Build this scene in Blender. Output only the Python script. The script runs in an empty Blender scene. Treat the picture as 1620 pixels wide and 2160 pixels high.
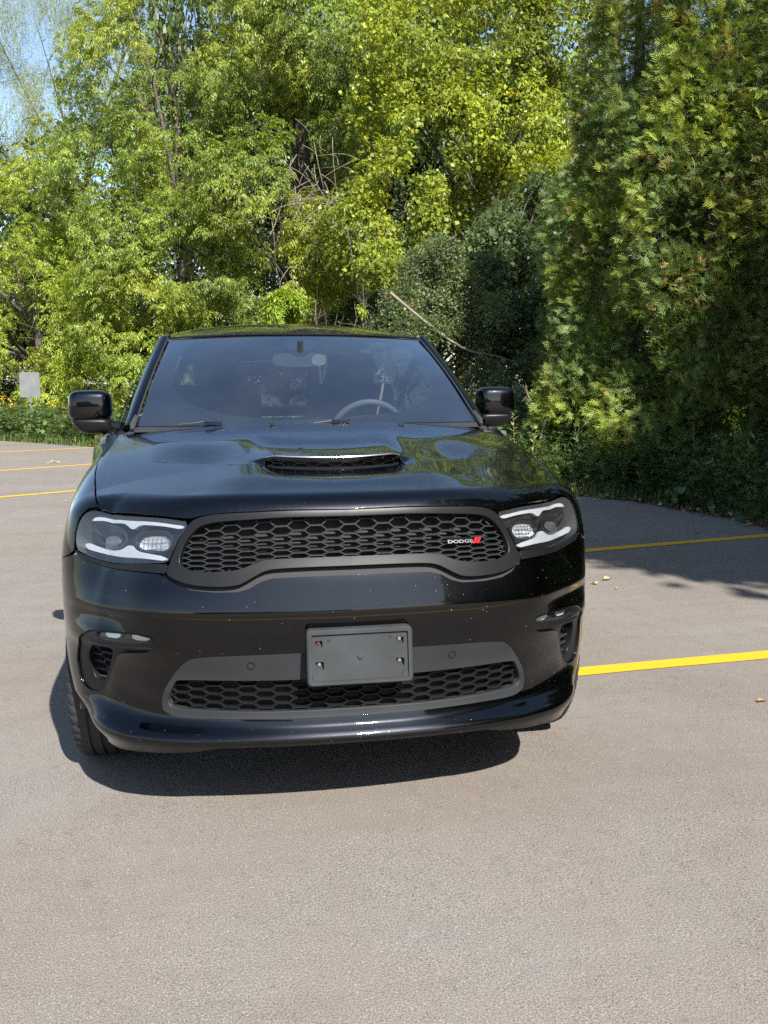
import bpy, bmesh, math, random
import numpy as np
from mathutils import Vector, Matrix
from mathutils.geometry import delaunay_2d_cdt
R=math.radians
rng=np.random.default_rng(7)
random.seed(7)
sc=bpy.context.scene
SKY_STR=.088;SUN_STR=5.0;EXPO=1.4
COL=sc.collection
# ---------------- camera ----------------
CAMP=(-.4271,-2.9818,1.4465);CF=2076.6;CPITCH=.1353;CYAW=.1734;CROLL=-.0071
cd=bpy.data.cameras.new('camera');cam=bpy.data.objects.new('camera',cd);COL.objects.link(cam)
cd.sensor_fit='VERTICAL';cd.sensor_height=24;cd.sensor_width=18;cd.lens=24*CF/2160
cd.clip_start=.05;cd.clip_end=3000
_f=Vector((math.sin(CYAW)*math.cos(CPITCH),math.cos(CYAW)*math.cos(CPITCH),-math.sin(CPITCH)))
_r=Vector((math.cos(CYAW),-math.sin(CYAW),0));_u=_r.cross(_f)
_r2=_r*math.cos(CROLL)+_u*math.sin(CROLL);_u2=-_r*math.sin(CROLL)+_u*math.cos(CROLL)
cam.matrix_world=Matrix(((_r2.x,_u2.x,-_f.x,CAMP[0]),(_r2.y,_u2.y,-_f.y,CAMP[1]),(_r2.z,_u2.z,-_f.z,CAMP[2]),(0,0,0,1)))
sc.camera=cam
# ---------------- sun and sky ----------------
SUND=Vector((.27,-1.13,1.0)).normalized()
ELEV=math.asin(SUND.z)
w=bpy.data.worlds.new("World");sc.world=w;w.use_nodes=True
nt=w.node_tree;nt.nodes.clear()
sky=nt.nodes.new('ShaderNodeTexSky');sky.sky_type='NISHITA';sky.sun_disc=False
sky.sun_elevation=ELEV;sky.sun_rotation=math.atan2(SUND.x,SUND.y)
sky.air_density=1.0;sky.dust_density=.6;sky.ozone_density=1.0
bg=nt.nodes.new('ShaderNodeBackground');bg.inputs['Strength'].default_value=SKY_STR
ow=nt.nodes.new('ShaderNodeOutputWorld')
nt.links.new(sky.outputs[0],bg.inputs[0]);nt.links.new(bg.outputs[0],ow.inputs[0])
ld=bpy.data.lights.new('sun','SUN');ld.energy=SUN_STR;ld.angle=R(.53);ld.color=(1,.95,.87)
lo=bpy.data.objects.new('sun',ld);COL.objects.link(lo);lo.rotation_euler=SUND.to_track_quat('Z','Y').to_euler();lo.location=(3,-8,12)
sc.view_settings.view_transform='Standard';sc.view_settings.look='None'
sc.view_settings.exposure=EXPO;sc.view_settings.gamma=1;sc.view_settings.use_curve_mapping=False
sc.cycles.max_bounces=8;sc.cycles.transparent_max_bounces=12
sc.cycles.sample_clamp_indirect=6
sc.cycles.use_denoising=False
def cspline(t, T, V):
    # natural-ish cubic hermite (catmull, non-uniform, monotone-limited off)
    T=np.asarray(T,float);V=np.asarray(V,float);t=np.clip(t,T[0],T[-1])
    h=np.diff(T);dl=np.diff(V)/h
    m=np.empty_like(V);m[0]=dl[0];m[-1]=dl[-1]
    m[1:-1]=(dl[:-1]*h[1:]+dl[1:]*h[:-1])/(h[1:]+h[:-1])
    i=np.clip(np.searchsorted(T,t,side='right')-1,0,len(h)-1)
    s=(t-T[i])/h[i]
    return (2*s**3-3*s**2+1)*V[i]+(s**3-2*s**2+s)*h[i]*m[i]+(-2*s**3+3*s**2)*V[i+1]+(s**3-s**2)*h[i]*m[i+1]
def sstep(a,b,x):
    t=np.clip((x-a)/(b-a),0,1);return t*t*(3-2*t)
# widest plan outline of the car body (half): x right, y rearwards
PL=np.array([(0,0),(.15,.004),(.3,.016),(.45,.040),(.6,.086),(.72,.151),(.828,.240),(.902,.352),(.944,.485),(.966,.68),(.974,.95),(.976,1.5),(.973,3.0),(.965,4.2),(.932,4.75),(.84,4.98),(.60,5.07),(.3,5.10),(0,5.11)])
_t=np.concatenate([[0],np.cumsum(np.hypot(*np.diff(PL,axis=0).T))])
_d=np.linspace(0,_t[-1],3000)
_px=cspline(_d,_t,PL[:,0]);_py=cspline(_d,_t,PL[:,1])
_s=np.concatenate([[0],np.cumsum(np.hypot(np.diff(_px),np.diff(_py)))])
SMAX=_s[-1]
_tx=np.gradient(_px,_s);_ty=np.gradient(_py,_s);_ty[0]=0;_tx[-1]=-1;_ty[-1]=0
def smooth1(a,n=9,it=6):
    for _ in range(it):
        p=np.concatenate([np.repeat(a[:1],n),a,np.repeat(a[-1:],n)]);a=np.convolve(p,np.ones(2*n+1)/(2*n+1),'valid')
    return a
_tx=smooth1(_tx);_ty=smooth1(_ty);_ty[0]=0
_l=np.hypot(_tx,_ty);_tx/=_l;_ty/=_l
def planC(u):
    a=np.abs(u);sg=np.where(u<0,-1,1)
    x=np.interp(a,_s,_px)*sg;y=np.interp(a,_s,_py)
    nx=np.interp(a,_s,_ty)*sg;ny=-np.interp(a,_s,_tx)
    return x,y,nx,ny
# vertical profiles of outward offset at stations along the outline
PZ={}
PC=([.16,.285,.312,.326,.338,.352,.375,.41,.45,.60,.69,.720,.730,.745,.765,.82,.90,1.06,1.3],
    [-.03,-.004,.012,.010,.000,-.012,-.020,-.026,-.029,-.018,-.0035,-.0008,-.0012,-.0050,-.0102,-.024,-.05,-.085,-.16])
PK=([.16,.262,.314,.326,.348,.395,.44,.50,.57,.605,.635,.67,.695,.715,.75,.83,1.0,1.3],
    [-.055,-.014,.004,-.001,-.020,-.054,-.062,-.055,-.028,-.006,-.010,-.024,-.030,-.026,-.036,-.068,-.115,-.20])
PKN=([.16,.262,.316,.328,.350,.395,.44,.50,.57,.605,.635,.67,.695,.72,.76,.83,1.0,1.3],
    [-.055,-.014,.006,.002,-.018,-.054,-.062,-.050,-.026,-.014,-.008,-.003,-.001,.0,-.008,-.036,-.10,-.19])
PS=([.16,.22,.30,.45,.60,.75,.90,1.05,1.2,1.3],
    [-.10,-.075,-.040,-.008,-.001,.002,-.008,-.052,-.13,-.18])
PB=([.16,.22,.30,.45,.60,.75,.90,1.05,1.2,1.3],
    [-.05,-.035,-.025,-.012,-.004,.000,-.002,-.010,-.035,-.06])
def dprof(u,z):
    a=np.abs(u)
    z2=z+.038*(1-sstep(.62,.97,a))*sstep(.315,.37,z)*(1-sstep(.44,.54,z))
    c=cspline(z,*PC);kn=cspline(z2,*PKN);k=cspline(z2,*PK);s=cspline(z,*PS);b=cspline(z,*PB)
    w1=sstep(.15,.72,a);w2=sstep(.62,.86,a);w3=sstep(.90,1.16,a);w4=sstep(1.7,2.4,a)
    v=c*(1-w1)+kn*w1
    v=v*(1-w2)+k*w2
    v=v*(1-w3)+s*w3
    v=v-.085*sstep(.72,1.12,a)*(1-sstep(.25,.385,z))*(1-w4)
    return v*(1-w4)+b*w4
HY=[-.1,.02,.06,.12,.20,.30,.45,.70,.85,1.0,1.25,1.6,5.2]
HZ=[1.000,1.049,1.064,1.080,1.095,1.114,1.142,1.190,1.2155,1.237,1.265,1.276,1.276]
YS=.425
def H(x,y):
    ax=np.abs(x)
    z=cspline(y,HY,HZ)
    k=np.interp(y,[0,.25,.5,1.0,1.3,2],[.06,.085,.085,.06,.045,.04])
    z=z-k*(ax/.83)**2.6
    # broad power dome down the middle
    dome=.012*(1-sstep(.30,.48,ax))*sstep(.12,.35,y)*(1-.5*sstep(.9,1.25,y))
    z=z+dome
    # scoop: raised behind the opening, ramp sunk in front of it
    ys=YS+.06*(ax/.25)**2
    w=1-sstep(.20,.30,ax)
    z=z+.021*w*sstep(ys-.012,ys+.012,y)*(1-sstep(ys+.05,ys+.42,y))
    z=z-.015*w*sstep(ys-.20,ys-.02,y)*(1-sstep(ys-.012,ys+.012,y))
    # heat extractor dents either side
    cx=.475;ex=(ax-cx)/.175
    yf=.486+.65*(ax-.33)
    wv=np.clip(1-np.abs(ex)**2.0,0,1)**1.3
    z=z-.022*wv*sstep(yf-.008,yf+.014,y)*(1-sstep(yf+.03,yf+.34,y))
    return z
KR=.055
def smax(a,b,k):
    h=np.clip(.5+.5*(a-b)/k,0,1)
    return b*(1-h)+a*h+k*h*(1-h)
INS=.20;V0=.80;VR=.26
def shell(u,v,off=0.0):
    u=np.asarray(u,float);v=np.asarray(v,float)
    cx,cy,nx,ny=planC(u)
    ox=cx-nx*INS;oy=cy-ny*INS;oz=np.minimum(v,V0)
    th=np.clip((v-V0)/VR,0,np.pi/2)
    c=np.cos(th);s=np.sin(th)
    lo=np.zeros_like(u+v);hi=lo+1.0
    for _ in range(34):
        t=.5*(lo+hi)
        x=ox+nx*c*t;y=oy+ny*c*t;z=oz+s*t
        A=t*c-INS-dprof(u,z);B=(z-H(x,y))*.97
        f=smax(A,B,KR)
        lo=np.where(f<0,t,lo);hi=np.where(f<0,hi,t)
    t=t+off
    return np.stack([ox+nx*c*t,oy+ny*c*t,oz+s*t],-1)
_qi=np.arange(0,1700,2)
def hoodz(x,y):
    x=np.asarray(x,float);y=np.asarray(y,float);ax=np.abs(x)
    sh=ax.shape;ax=ax.ravel();yy=y.ravel()
    A0=np.empty_like(ax);U=np.empty_like(ax)
    for i in range(0,len(ax),4000):
        dx=ax[i:i+4000,None]-_px[_qi];dy=yy[i:i+4000,None]-_py[_qi]
        j=np.argmin(dx*dx+dy*dy,1);jj=_qi[j];r=np.arange(len(j))
        A0[i:i+4000]=dx[r,j]*_ty[jj]-dy[r,j]*_tx[jj];U[i:i+4000]=_s[jj]
    lo=np.full_like(ax,.6);hi=np.full_like(ax,1.5)
    Hh=H(ax,yy)
    for _ in range(34):
        z=.5*(lo+hi)
        f=smax(A0-dprof(U,z),(z-Hh)*.97,KR)
        lo=np.where(f<0,z,lo);hi=np.where(f<0,hi,z)
    return z.reshape(sh)
# ---------------- materials ----------------
def mat(name):
    m=bpy.data.materials.new(name);m.use_nodes=True;n=m.node_tree
    return m,n,n.nodes['Principled BSDF'],n.nodes['Material Output']
def lk(n,a,b): n.links.new(a,b)
def node(n,t,**k):
    x=n.nodes.new(t)
    for a,b in k.items():
        if a in x.inputs.keys() if hasattr(x.inputs,'keys') else False: x.inputs[a].default_value=b
        else: setattr(x,a,b)
    return x
def simple(name,col,rough=.5,metal=0,coat=0,spec=.5,bump=0,bscale=200,vary=0):
    m,n,b,o=mat(name)
    b.inputs['Base Color'].default_value=(*col,1);b.inputs['Roughness'].default_value=rough
    b.inputs['Metallic'].default_value=metal;b.inputs['Coat Weight'].default_value=coat;b.inputs['Coat Roughness'].default_value=.03
    b.inputs['Specular IOR Level'].default_value=spec
    tc=node(n,'ShaderNodeTexCoord')
    if bump:
        t=node(n,'ShaderNodeTexNoise');t.inputs['Scale'].default_value=bscale;t.inputs['Detail'].default_value=3
        lk(n,tc.outputs['Object'],t.inputs['Vector'])
        bp=node(n,'ShaderNodeBump');bp.inputs['Strength'].default_value=bump;bp.inputs['Distance'].default_value=.002
        lk(n,t.outputs['Fac'],bp.inputs['Height']);lk(n,bp.outputs[0],b.inputs['Normal'])
    if vary:
        t=node(n,'ShaderNodeTexNoise');t.inputs['Scale'].default_value=6;t.inputs['Detail'].default_value=6
        lk(n,tc.outputs['Object'],t.inputs['Vector'])
        mr=node(n,'ShaderNodeMapRange');mr.inputs['To Min'].default_value=1-vary;mr.inputs['To Max'].default_value=1+vary
        mr.inputs['From Min'].default_value=.3;mr.inputs['From Max'].default_value=.7
        mx=node(n,'ShaderNodeVectorMath',operation='SCALE');mx.inputs[0].default_value=col
        lk(n,t.outputs['Fac'],mr.inputs['Value']);lk(n,mr.outputs[0],mx.inputs['Scale']);lk(n,mx.outputs[0],b.inputs['Base Color'])
    return m
def paint():
    m,n,b,o=mat('black_metallic_paint')
    tc=node(n,'ShaderNodeTexCoord')
    # dirt specks and insect marks: voronoi dots where a noise allows them
    def dots(scale,size,thr):
        v=node(n,'ShaderNodeTexVoronoi');v.inputs['Scale'].default_value=scale;lk(n,tc.outputs['Object'],v.inputs['Vector'])
        lt=node(n,'ShaderNodeMath',operation='LESS_THAN');lt.inputs[1].default_value=size
        dn=node(n,'ShaderNodeTexNoise');dn.inputs['Scale'].default_value=scale*3;dn.inputs['Detail'].default_value=2;lk(n,tc.outputs['Object'],dn.inputs['Vector'])
        ad=node(n,'ShaderNodeMath',operation='MULTIPLY_ADD');ad.inputs[1].default_value=.35;lk(n,dn.outputs['Fac'],ad.inputs[0]);lk(n,v.outputs['Distance'],ad.inputs[2])
        lk(n,ad.outputs[0],lt.inputs[0])
        sp=node(n,'ShaderNodeSeparateColor');lk(n,v.outputs['Color'],sp.inputs[0])
        g=node(n,'ShaderNodeMath',operation='GREATER_THAN');g.inputs[1].default_value=thr;lk(n,sp.outputs[0],g.inputs[0])
        mu=node(n,'ShaderNodeMath',operation='MULTIPLY');lk(n,lt.outputs[0],mu.inputs[0]);lk(n,g.outputs[0],mu.inputs[1]);return mu.outputs[0]
    d1=dots(75,.265,.87);d2=dots(170,.27,.90);d3=dots(22,.190,.95)
    # fewer marks high on the car
    sx=node(n,'ShaderNodeSeparateXYZ');lk(n,tc.outputs['Object'],sx.inputs[0])
    mr=node(n,'ShaderNodeMapRange');mr.inputs['From Min'].default_value=1.0;mr.inputs['From Max'].default_value=.8
    mr.inputs['To Min'].default_value=0;lk(n,sx.outputs['Z'],mr.inputs['Value'])
    a=node(n,'ShaderNodeMath',operation='MAXIMUM');lk(n,d1,a.inputs[0]);lk(n,d3,a.inputs[1])
    a1=node(n,'ShaderNodeMath',operation='MULTIPLY');lk(n,a.outputs[0],a1.inputs[0]);lk(n,mr.outputs[0],a1.inputs[1])
    h=node(n,'ShaderNodeMath',operation='MAXIMUM');lk(n,a1.outputs[0],h.inputs[0])
    h2=node(n,'ShaderNodeMath',operation='MULTIPLY');h2.inputs[1].default_value=.5;lk(n,d2,h2.inputs[0]);lk(n,h2.outputs[0],h.inputs[1])
    # very thin film of dust, patchy
    nz=node(n,'ShaderNodeTexNoise');nz.inputs['Scale'].default_value=3.5;nz.inputs['Detail'].default_value=9;nz.inputs['Roughness'].default_value=.7;lk(n,tc.outputs['Object'],nz.inputs['Vector'])
    dm=node(n,'ShaderNodeMapRange');dm.inputs['From Min'].default_value=.35;dm.inputs['From Max'].default_value=.75;dm.inputs['To Max'].default_value=.005;lk(n,nz.outputs['Fac'],dm.inputs['Value'])
    fl=node(n,'ShaderNodeTexNoise');fl.inputs['Scale'].default_value=900;fl.inputs['Detail'].default_value=1;lk(n,tc.outputs['Object'],fl.inputs['Vector'])
    fm=node(n,'ShaderNodeMapRange');fm.inputs['From Min'].default_value=.4;fm.inputs['From Max'].default_value=.75;fm.inputs['To Min'].default_value=.5;fm.inputs['To Max'].default_value=1.8;lk(n,fl.outputs['Fac'],fm.inputs['Value'])
    base=node(n,'ShaderNodeVectorMath',operation='SCALE');base.inputs[0].default_value=(.0060,.0067,.0088);lk(n,fm.outputs[0],base.inputs['Scale'])
    mx=node(n,'ShaderNodeMix',data_type='RGBA');mx.inputs['B'].default_value=(.16,.155,.145,1);lk(n,base.outputs[0],mx.inputs['A'])
    tot=node(n,'ShaderNodeMath',operation='MAXIMUM');lk(n,h.outputs[0],tot.inputs[0]);lk(n,dm.outputs[0],tot.inputs[1]);lk(n,tot.outputs[0],mx.inputs['Factor'])
    lk(n,mx.outputs['Result'],b.inputs['Base Color'])
    b.inputs['Roughness'].default_value=.33;mi=node(n,'ShaderNodeMath',operation='SUBTRACT');mi.inputs[0].default_value=1;lk(n,tot.outputs[0],mi.inputs[1]);lk(n,mi.outputs[0],b.inputs['Metallic'])
    cw=node(n,'ShaderNodeMath',operation='SUBTRACT');cw.inputs[0].default_value=1;lk(n,h.outputs[0],cw.inputs[1]);lk(n,cw.outputs[0],b.inputs['Coat Weight'])
    b.inputs['Coat Roughness'].default_value=.018;b.inputs['Coat IOR'].default_value=1.46
    # faint orange peel
    op=node(n,'ShaderNodeTexNoise');op.inputs['Scale'].default_value=160;lk(n,tc.outputs['Object'],op.inputs['Vector'])
    bp=node(n,'ShaderNodeBump');bp.inputs['Strength'].default_value=.012;bp.inputs['Distance'].default_value=.001;lk(n,op.outputs['Fac'],bp.inputs['Height']);lk(n,bp.outputs[0],b.inputs['Coat Normal'])
    return m
def glass(name,tint,dust=.03,refl=1.0,rough=0.0,boost=1.0):
    m,n,b,o=mat(name);n.nodes.remove(b)
    tr=node(n,'ShaderNodeBsdfTransparent');tr.inputs[0].default_value=(*tint,1)
    gl=node(n,'ShaderNodeBsdfGlossy');gl.inputs['Roughness'].default_value=rough;gl.inputs[0].default_value=(refl*.76,refl*.90,refl,1)
    lw=node(n,'ShaderNodeLayerWeight');pw=node(n,'ShaderNodeMath',operation='POWER');pw.inputs[1].default_value=5;lk(n,lw.outputs['Facing'],pw.inputs[0])
    fr=node(n,'ShaderNodeMath',operation='MULTIPLY_ADD');fr.inputs[1].default_value=.93;fr.inputs[2].default_value=.07;lk(n,pw.outputs[0],fr.inputs[0])
    bo=node(n,'ShaderNodeMath',operation='MULTIPLY',use_clamp=True);bo.inputs[1].default_value=boost;lk(n,fr.outputs[0],bo.inputs[0])
    mx=node(n,'ShaderNodeMixShader');lk(n,bo.outputs[0],mx.inputs[0]);lk(n,tr.outputs[0],mx.inputs[1]);lk(n,gl.outputs[0],mx.inputs[2])
    df=node(n,'ShaderNodeBsdfDiffuse');df.inputs[0].default_value=(.42,.42,.40,1)
    tc=node(n,'ShaderNodeTexCoord');nz=node(n,'ShaderNodeTexNoise');nz.inputs['Scale'].default_value=4;nz.inputs['Detail'].default_value=8;lk(n,tc.outputs['Object'],nz.inputs['Vector'])
    mr=node(n,'ShaderNodeMapRange');mr.inputs['From Min'].default_value=.3;mr.inputs['From Max'].default_value=.7;mr.inputs['To Min'].default_value=dust*.5;mr.inputs['To Max'].default_value=dust*1.5;lk(n,nz.outputs['Fac'],mr.inputs['Value'])
    m2=node(n,'ShaderNodeMixShader');lk(n,mr.outputs[0],m2.inputs[0]);lk(n,mx.outputs[0],m2.inputs[1]);lk(n,df.outputs[0],m2.inputs[2])
    lk(n,m2.outputs[0],o.inputs[0]);return m
def leafmat(name,trans=.45,rough=.45,spec=.4):
    # leaf colour comes from a per-leaf attribute
    m,n,b,o=mat(name)
    at=node(n,'ShaderNodeAttribute',attribute_name='tint');lk(n,at.outputs['Color'],b.inputs['Base Color'])
    b.inputs['Roughness'].default_value=rough;b.inputs['Specular IOR Level'].default_value=spec
    tl=node(n,'ShaderNodeBsdfTranslucent')
    br=node(n,'ShaderNodeMix',data_type='RGBA',blend_type='MULTIPLY');br.inputs['Factor'].default_value=1;br.inputs['B'].default_value=(1.5,1.35,.5,1)
    lk(n,at.outputs['Color'],br.inputs['A']);lk(n,br.outputs['Result'],tl.inputs[0])
    mx=node(n,'ShaderNodeMixShader');mx.inputs[0].default_value=trans;lk(n,b.outputs[0],mx.inputs[1]);lk(n,tl.outputs[0],mx.inputs[2]);lk(n,mx.outputs[0],o.inputs[0])
    return m
def asphalt():
    m,n,b,o=mat('asphalt')
    tc=node(n,'ShaderNodeTexCoord')
    def nz(scale,detail=4,rough=.6,vec=None,dist=0):
        t=node(n,'ShaderNodeTexNoise');t.inputs['Scale'].default_value=scale;t.inputs['Detail'].default_value=detail;t.inputs['Roughness'].default_value=rough
        t.inputs['Distortion'].default_value=dist
        lk(n,vec or tc.outputs['Object'],t.inputs['Vector']);return t.outputs['Fac']
    def mr(v,a,b_,c,d):
        r=node(n,'ShaderNodeMapRange');lk(n,v,r.inputs['Value']);r.inputs['From Min'].default_value=a;r.inputs['From Max'].default_value=b_;r.inputs['To Min'].default_value=c;r.inputs['To Max'].default_value=d;return r.outputs[0]
    def mul(a,b_):
        x=node(n,'ShaderNodeMath',operation='MULTIPLY');lk(n,a,x.inputs[0]);lk(n,b_,x.inputs[1]);return x.outputs[0]
    big=mr(nz(.35,6),.3,.7,.93,1.07)
    mid=mr(nz(5,7,.7),.3,.7,.94,1.06)
    fine=mr(nz(210,3,.8),.39,.61,.55,1.45)
    # dark pits between the stones, clustered where the mat is open
    open_=mr(nz(1.3,5,.65),.42,.66,.0,1.0)
    pit=mr(nz(120,4,.7,dist=.5),.34,.43,.40,1.0)
    pm=node(n,'ShaderNodeMix',data_type='FLOAT');lk(n,open_,pm.inputs['Factor']);pm.inputs['A'].default_value=1;lk(n,pit,pm.inputs['B'])
    # streaks left by the paver, running along the stalls
    mp=node(n,'ShaderNodeMapping');mp.inputs['Rotation'].default_value=(0,0,R(52));mp.inputs['Scale'].default_value=(.35,7,1);lk(n,tc.outputs['Object'],mp.inputs['Vector'])
    st=mr(nz(1.0,4,.55,mp.outputs[0]),.3,.7,.955,1.045)
    k=mul(mul(mul(big,mid),mul(fine,st)),pm.outputs['Result'])
    ve=node(n,'ShaderNodeTexVoronoi',feature='DISTANCE_TO_EDGE');ve.inputs['Scale'].default_value=85
    wq=node(n,'ShaderNodeTexNoise');wq.inputs['Scale'].default_value=45;lk(n,tc.outputs['Object'],wq.inputs['Vector'])
    wa=node(n,'ShaderNodeVectorMath',operation='MULTIPLY_ADD');wa.inputs[1].default_value=(.02,.02,.02);lk(n,wq.outputs['Color'],wa.inputs[0]);lk(n,tc.outputs['Object'],wa.inputs[2]);lk(n,wa.outputs[0],ve.inputs['Vector'])
    ring_=mr(ve.outputs['Distance'],.02,.09,.42,1.0);msk=mr(nz(14,6,.8),.54,.64,0,.8)
    rm=node(n,'ShaderNodeMix',data_type='FLOAT');lk(n,msk,rm.inputs['Factor']);rm.inputs['A'].default_value=1;lk(n,ring_,rm.inputs['B'])
    k=mul(k,rm.outputs['Result'])
    # pale stones
    v=node(n,'ShaderNodeTexVoronoi');v.inputs['Scale'].default_value=130;lk(n,tc.outputs['Object'],v.inputs['Vector'])
    sp=node(n,'ShaderNodeSeparateColor');lk(n,v.outputs['Color'],sp.inputs[0])
    g=node(n,'ShaderNodeMath',operation='GREATER_THAN');g.inputs[1].default_value=.93;lk(n,sp.outputs[0],g.inputs[0])
    lt=node(n,'ShaderNodeMath',operation='LESS_THAN');lt.inputs[1].default_value=.30;lk(n,v.outputs['Distance'],lt.inputs[0])
    stn=mul(g.outputs[0],lt.outputs[0])
    hue=node(n,'ShaderNodeMix',data_type='RGBA');hue.inputs['A'].default_value=(*ASPH_A,1);hue.inputs['B'].default_value=(*ASPH_B,1);lk(n,mr(nz(.8,5),.35,.65,0,1),hue.inputs['Factor'])
    c=node(n,'ShaderNodeVectorMath',operation='SCALE');lk(n,hue.outputs['Result'],c.inputs[0]);lk(n,k,c.inputs['Scale'])
    fx=node(n,'ShaderNodeMix',data_type='RGBA');lk(n,stn,fx.inputs['Factor']);lk(n,c.outputs[0],fx.inputs['A']);fx.inputs['B'].default_value=(.30,.28,.24,1)
    lk(n,fx.outputs['Result'],b.inputs['Base Color'])
    b.inputs['Roughness'].default_value=.82;b.inputs['Specular IOR Level'].default_value=.35
    bp=node(n,'ShaderNodeBump');bp.inputs['Strength'].default_value=.8;bp.inputs['Distance'].default_value=.004
    hh=node(n,'ShaderNodeMath',operation='ADD');lk(n,nz(110,4,.7),hh.inputs[0]);lk(n,pm.outputs['Result'],hh.inputs[1])
    lk(n,hh.outputs[0],bp.inputs['Height']);lk(n,bp.outputs[0],b.inputs['Normal'])
    return m
def groundmix(name,c1,c2,scale=3):
    m,n,b,o=mat(name);tc=node(n,'ShaderNodeTexCoord')
    t=node(n,'ShaderNodeTexNoise');t.inputs['Scale'].default_value=scale;t.inputs['Detail'].default_value=8;t.inputs['Roughness'].default_value=.7;lk(n,tc.outputs['Object'],t.inputs['Vector'])
    r=node(n,'ShaderNodeValToRGB');r.color_ramp.elements[0].position=.35;r.color_ramp.elements[1].position=.65;r.color_ramp.elements[0].color=(*c1,1);r.color_ramp.elements[1].color=(*c2,1)
    lk(n,t.outputs['Fac'],r.inputs[0]);lk(n,r.outputs[0],b.inputs['Base Color']);b.inputs['Roughness'].default_value=.9
    bp=node(n,'ShaderNodeBump');bp.inputs['Distance'].default_value=.05;bp.inputs['Strength'].default_value=.7;lk(n,t.outputs['Fac'],bp.inputs['Height']);lk(n,bp.outputs[0],b.inputs['Normal'])
    return m
def linepaint():
    m,n,b,o=mat('yellow_line_paint');tc=node(n,'ShaderNodeTexCoord')
    t=node(n,'ShaderNodeTexNoise');t.inputs['Scale'].default_value=70;t.inputs['Detail'].default_value=6;t.inputs['Roughness'].default_value=.75;lk(n,tc.outputs['Object'],t.inputs['Vector'])
    r=node(n,'ShaderNodeValToRGB');r.color_ramp.elements[0].position=.30;r.color_ramp.elements[1].position=.42;r.color_ramp.elements[0].color=(.17,.11,.02,1);r.color_ramp.elements[1].color=(.56,.315,.008,1)
    lk(n,t.outputs['Fac'],r.inputs[0]);lk(n,r.outputs[0],b.inputs['Base Color']);b.inputs['Roughness'].default_value=.7
    return m
ASPH_A=(.160,.139,.119);ASPH_B=(.170,.154,.140)
M={}
M['paint']=paint()
M['satin']=simple('satin_black_plastic',(.0055,.0060,.0070),.36,spec=.22,bump=.05,bscale=700,vary=.2)
M['gloss']=simple('gloss_black_plastic',(.006,.006,.007),.14,spec=.5)
M['plastic']=simple('grained_grey_plastic',(.060,.063,.068),.48,bump=.25,bscale=600,vary=.22)
M['trim']=simple('satin_intake_trim',(.018,.0195,.0220),.5,spec=.22,bump=.15,bscale=700,vary=.15)
M['bracket']=simple('faded_bracket_plastic',(.030,.033,.036),.8,spec=.15,bump=.2,bscale=600,vary=.25)
M['greytrim2']=simple('dull_rubber_trim',(.022,.022,.023),.55,vary=.2)
M['plastic2']=simple('dark_grained_plastic',(.02,.021,.023),.5,bump=.2,bscale=600,vary=.15)
M['void']=simple('radiator_black',(.004,.004,.005),.7)
M['rubber']=simple('tyre_rubber',(.024,.024,.025),.72,spec=.3,bump=.2,bscale=90,vary=.25)
M['chrome']=simple('bright_metal',(.62,.62,.64),.14,metal=1)
M['badge']=simple('satin_silver',(.42,.42,.44),.3,metal=1)
M['red']=simple('red_enamel',(.62,.012,.012),.25,coat=1)
M['reflector']=simple('faceted_reflector',(.62,.65,.68),.3,metal=.6,bump=.6,bscale=90)
M['lampwhite']=simple('pale_light_guide',(.26,.275,.30),.30,coat=.6)
M['lens']=glass('clear_lens',(.95,.96,.97),dust=.012)
M['windscreen']=glass('tinted_windscreen',(.62,.72,.76),dust=.016,refl=1.0,boost=3.0)
M['sideglass']=glass('tinted_side_glass',(.42,.47,.47),dust=.02)
M['frit']=simple('black_glass_border',(.012,.013,.016),.2,vary=.5)
M['interior']=simple('dark_interior_trim',(.05,.052,.056),.6,bump=.1,bscale=200)
M['leather']=simple('black_leather',(.016,.016,.018),.62,bump=.15,bscale=120)
M['chrome_dark']=simple('dark_projector_glass',(.05,.055,.06),.05,coat=1,metal=.3)
M['greyleather']=simple('grey_leather_wheel',(.10,.105,.11),.5)
M['scooprim']=simple('scoop_rim_glint',(.38,.38,.39),.28,metal=.9)  # pale metal colour stands in for the bright reflection along the lip
M['housing']=simple('dark_chrome_housing',(.025,.027,.03),.3,metal=.3)
M['rust']=simple('rusty_screw',(.25,.10,.04),.5,metal=.6)
M['rim']=simple('dark_alloy',(.05,.05,.055),.3,metal=.8)
M['greytrim']=simple('weathered_trim',(.13,.125,.12),.5,vary=.3)
M['asphalt']=asphalt()
M['line']=linepaint()
M['soil']=groundmix('leaf_mould',(.03,.022,.012),(.08,.06,.03))
M['bark']=groundmix('bark',(.035,.028,.022),(.12,.10,.08),9)
M['twig']=simple('pale_twig',(.17,.145,.11),.8,vary=.4)
M['leaf']=leafmat('leaves');M['cedar']=leafmat('cedar_scales',.25,.5,.3);M['grass']=leafmat('grass_blades',.35,.5,.3)
M['deadleaf']=leafmat('dry_leaf',.2,.7,.2)
M['signback']=simple('galvanised_sign_back',(.125,.135,.135),.5,metal=0,vary=.12)
M['post']=simple('weathered_post',(.12,.11,.10),.7,vary=.3)
M['bottle']=glass('clear_plastic_bottle',(.75,.85,.92),dust=.15)
M['wall']=groundmix('tan_brick_wall',(.28,.22,.16),(.36,.29,.22),2);M['roof']=simple('dark_shingle_roof',(.05,.045,.04),.9,vary=.3)
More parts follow.
